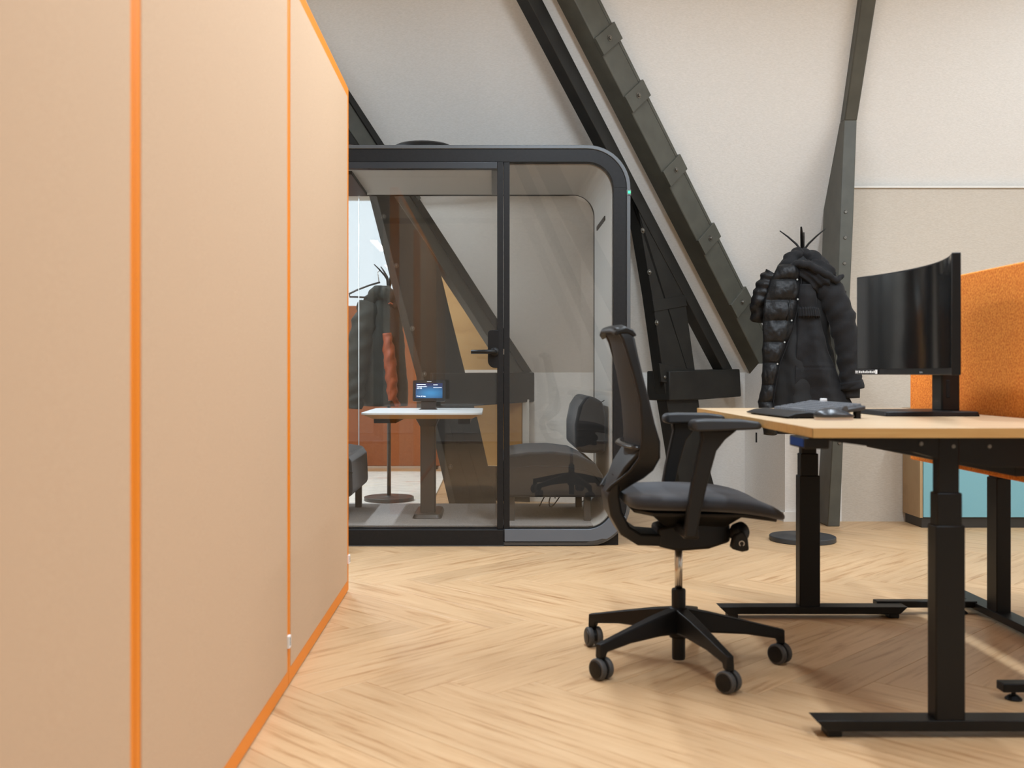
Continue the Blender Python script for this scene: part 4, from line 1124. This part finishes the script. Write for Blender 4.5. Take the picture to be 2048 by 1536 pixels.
# ---- dark green jacket behind the booth
def jx(u): return (u - 985) / 270
def jz(v): return 0.96 - (v - 745) / 270
jk = thing('rain_jacket', (-0.84, 7.55, jz(825)), 'dark green jacket with orange lining hanging behind the booth glass', 'jacket')
def jrings(tab, yc, nlev, nseg, amp):
    rings = []
    v0, v1 = tab[0][0], tab[-1][0]
    for j in range(nlev + 1):
        v = v0 + (v1 - v0) * j / nlev
        l, r_, dd = interp(tab, v)
        xc, hw = (jx(l) + jx(r_)) / 2, (jx(r_) - jx(l)) / 2
        ring = []
        for k in range(44):
            a = 2 * math.pi * k / 44
            f_ = 1 + 0.07 * math.sin(6 * a + j * 0.06)
            p = Vector((xc + hw * math.cos(a), yc + dd * math.sin(a) * f_, jz(v)))
            n_ = wr(p, amp, 8) + wr(p, amp * 0.5, 20)
            ring.append(p + Vector((math.cos(a), math.sin(a), 0)) * n_)
        rings.append(ring)
    return rings
obj('jacket_body', loft(new(), jrings([(572, 758, 778, 0.03), (585, 748, 788, 0.06), (605, 738, 800, 0.09), (650, 730, 806, 0.11), (720, 724, 812, 0.12), (780, 722, 816, 0.12), (812, 728, 818, 0.12)], 7.58, 30, 44, 0.014)), M_green, jk, smooth=True)
obj('sleeve', cloth_tube([(jx(742), 7.54, jz(610)), (jx(728), 7.50, jz(660)), (jx(720), 7.47, jz(720)), (jx(716), 7.46, jz(780)), (jx(714), 7.46, jz(816))], [0.085, 0.09, 0.08, 0.068, 0.06], 0.012), M_green, jk, smooth=True)
obj('lining_sleeve', cloth_tube([(jx(778), 7.44, jz(668)), (jx(783), 7.435, jz(710)), (jx(787), 7.43, jz(760)), (jx(790), 7.43, jz(800))], [0.03, 0.045, 0.042, 0.032], 0.008), M_orl, jk, smooth=True)
obj('lining_patch', cloth_tube([(jx(792), 7.46, jz(795)), (jx(800), 7.46, jz(812))], [0.02, 0.02], 0.004), M_orl, jk, smooth=True)
obj('collar', cloth_tube([(jx(738), 7.53, jz(606)), (jx(757), 7.49, jz(585)), (jx(780), 7.49, jz(592)), (jx(796), 7.53, jz(612))], [0.04, 0.05, 0.05, 0.04], 0.008), M_green, jk, smooth=True)
obj('logo_patch', tube(new(), [(jx(780), 7.455, jz(610)), (jx(785), 7.452, jz(608)), (jx(789), 7.454, jz(611))], 0.005, 6), M_orl, jk)
hg = thing('coat_hanger', (-0.93, 7.50, jz(600)), 'pale bare coat hanger hooked on the grey stand behind the booth', 'hanger')
obj('hanger_bar', tube(new(), [(jx(762), 7.52, jz(566)), (jx(740), 7.50, jz(573)), (jx(716), 7.48, jz(583)), (jx(703), 7.47, jz(590)), (jx(704), 7.47, jz(596)), (jx(716), 7.475, jz(596)), (jx(762), 7.50, jz(598))], 0.007, 8), M_gmetal, hg, smooth=True)
obj('hanger_hook', tube(new(), [(jx(760), 7.52, jz(566)), (jx(758), 7.525, jz(552)), (jx(757), 7.54, jz(545)), (jx(762), 7.56, jz(541))], 0.003, 6), M_chrome, hg, smooth=True)

# =================================================================== FAR ROOM
rug = obj('area_rug', bx(-2.9, -0.44, 7.35, 9.82, 0.0, 0.012), M_rug, bevel=0.003)
tagp(rug, 'pale faded rug with rust streaks on the floor behind the booth', 'rug')
t = thing('felt_screen', (-1.3, 10.3, 0), 'rust orange felt room screen beyond the pale rug', 'room divider')
obj('felt_panel', bx(-3.0, -0.28, 10.28, 10.33, 0.02, 1.63), noisy('rust_felt', (150, 84, 46), (164, 96, 56), 120, 0.95, 3, 0.4, 0.002), t, bevel=0.01)
for x in (-2.6, -1.6, -0.6):
    obj('foot', bx(x - 0.05, x + 0.05, 10.15, 10.46, 0, 0.02), M_black, t)
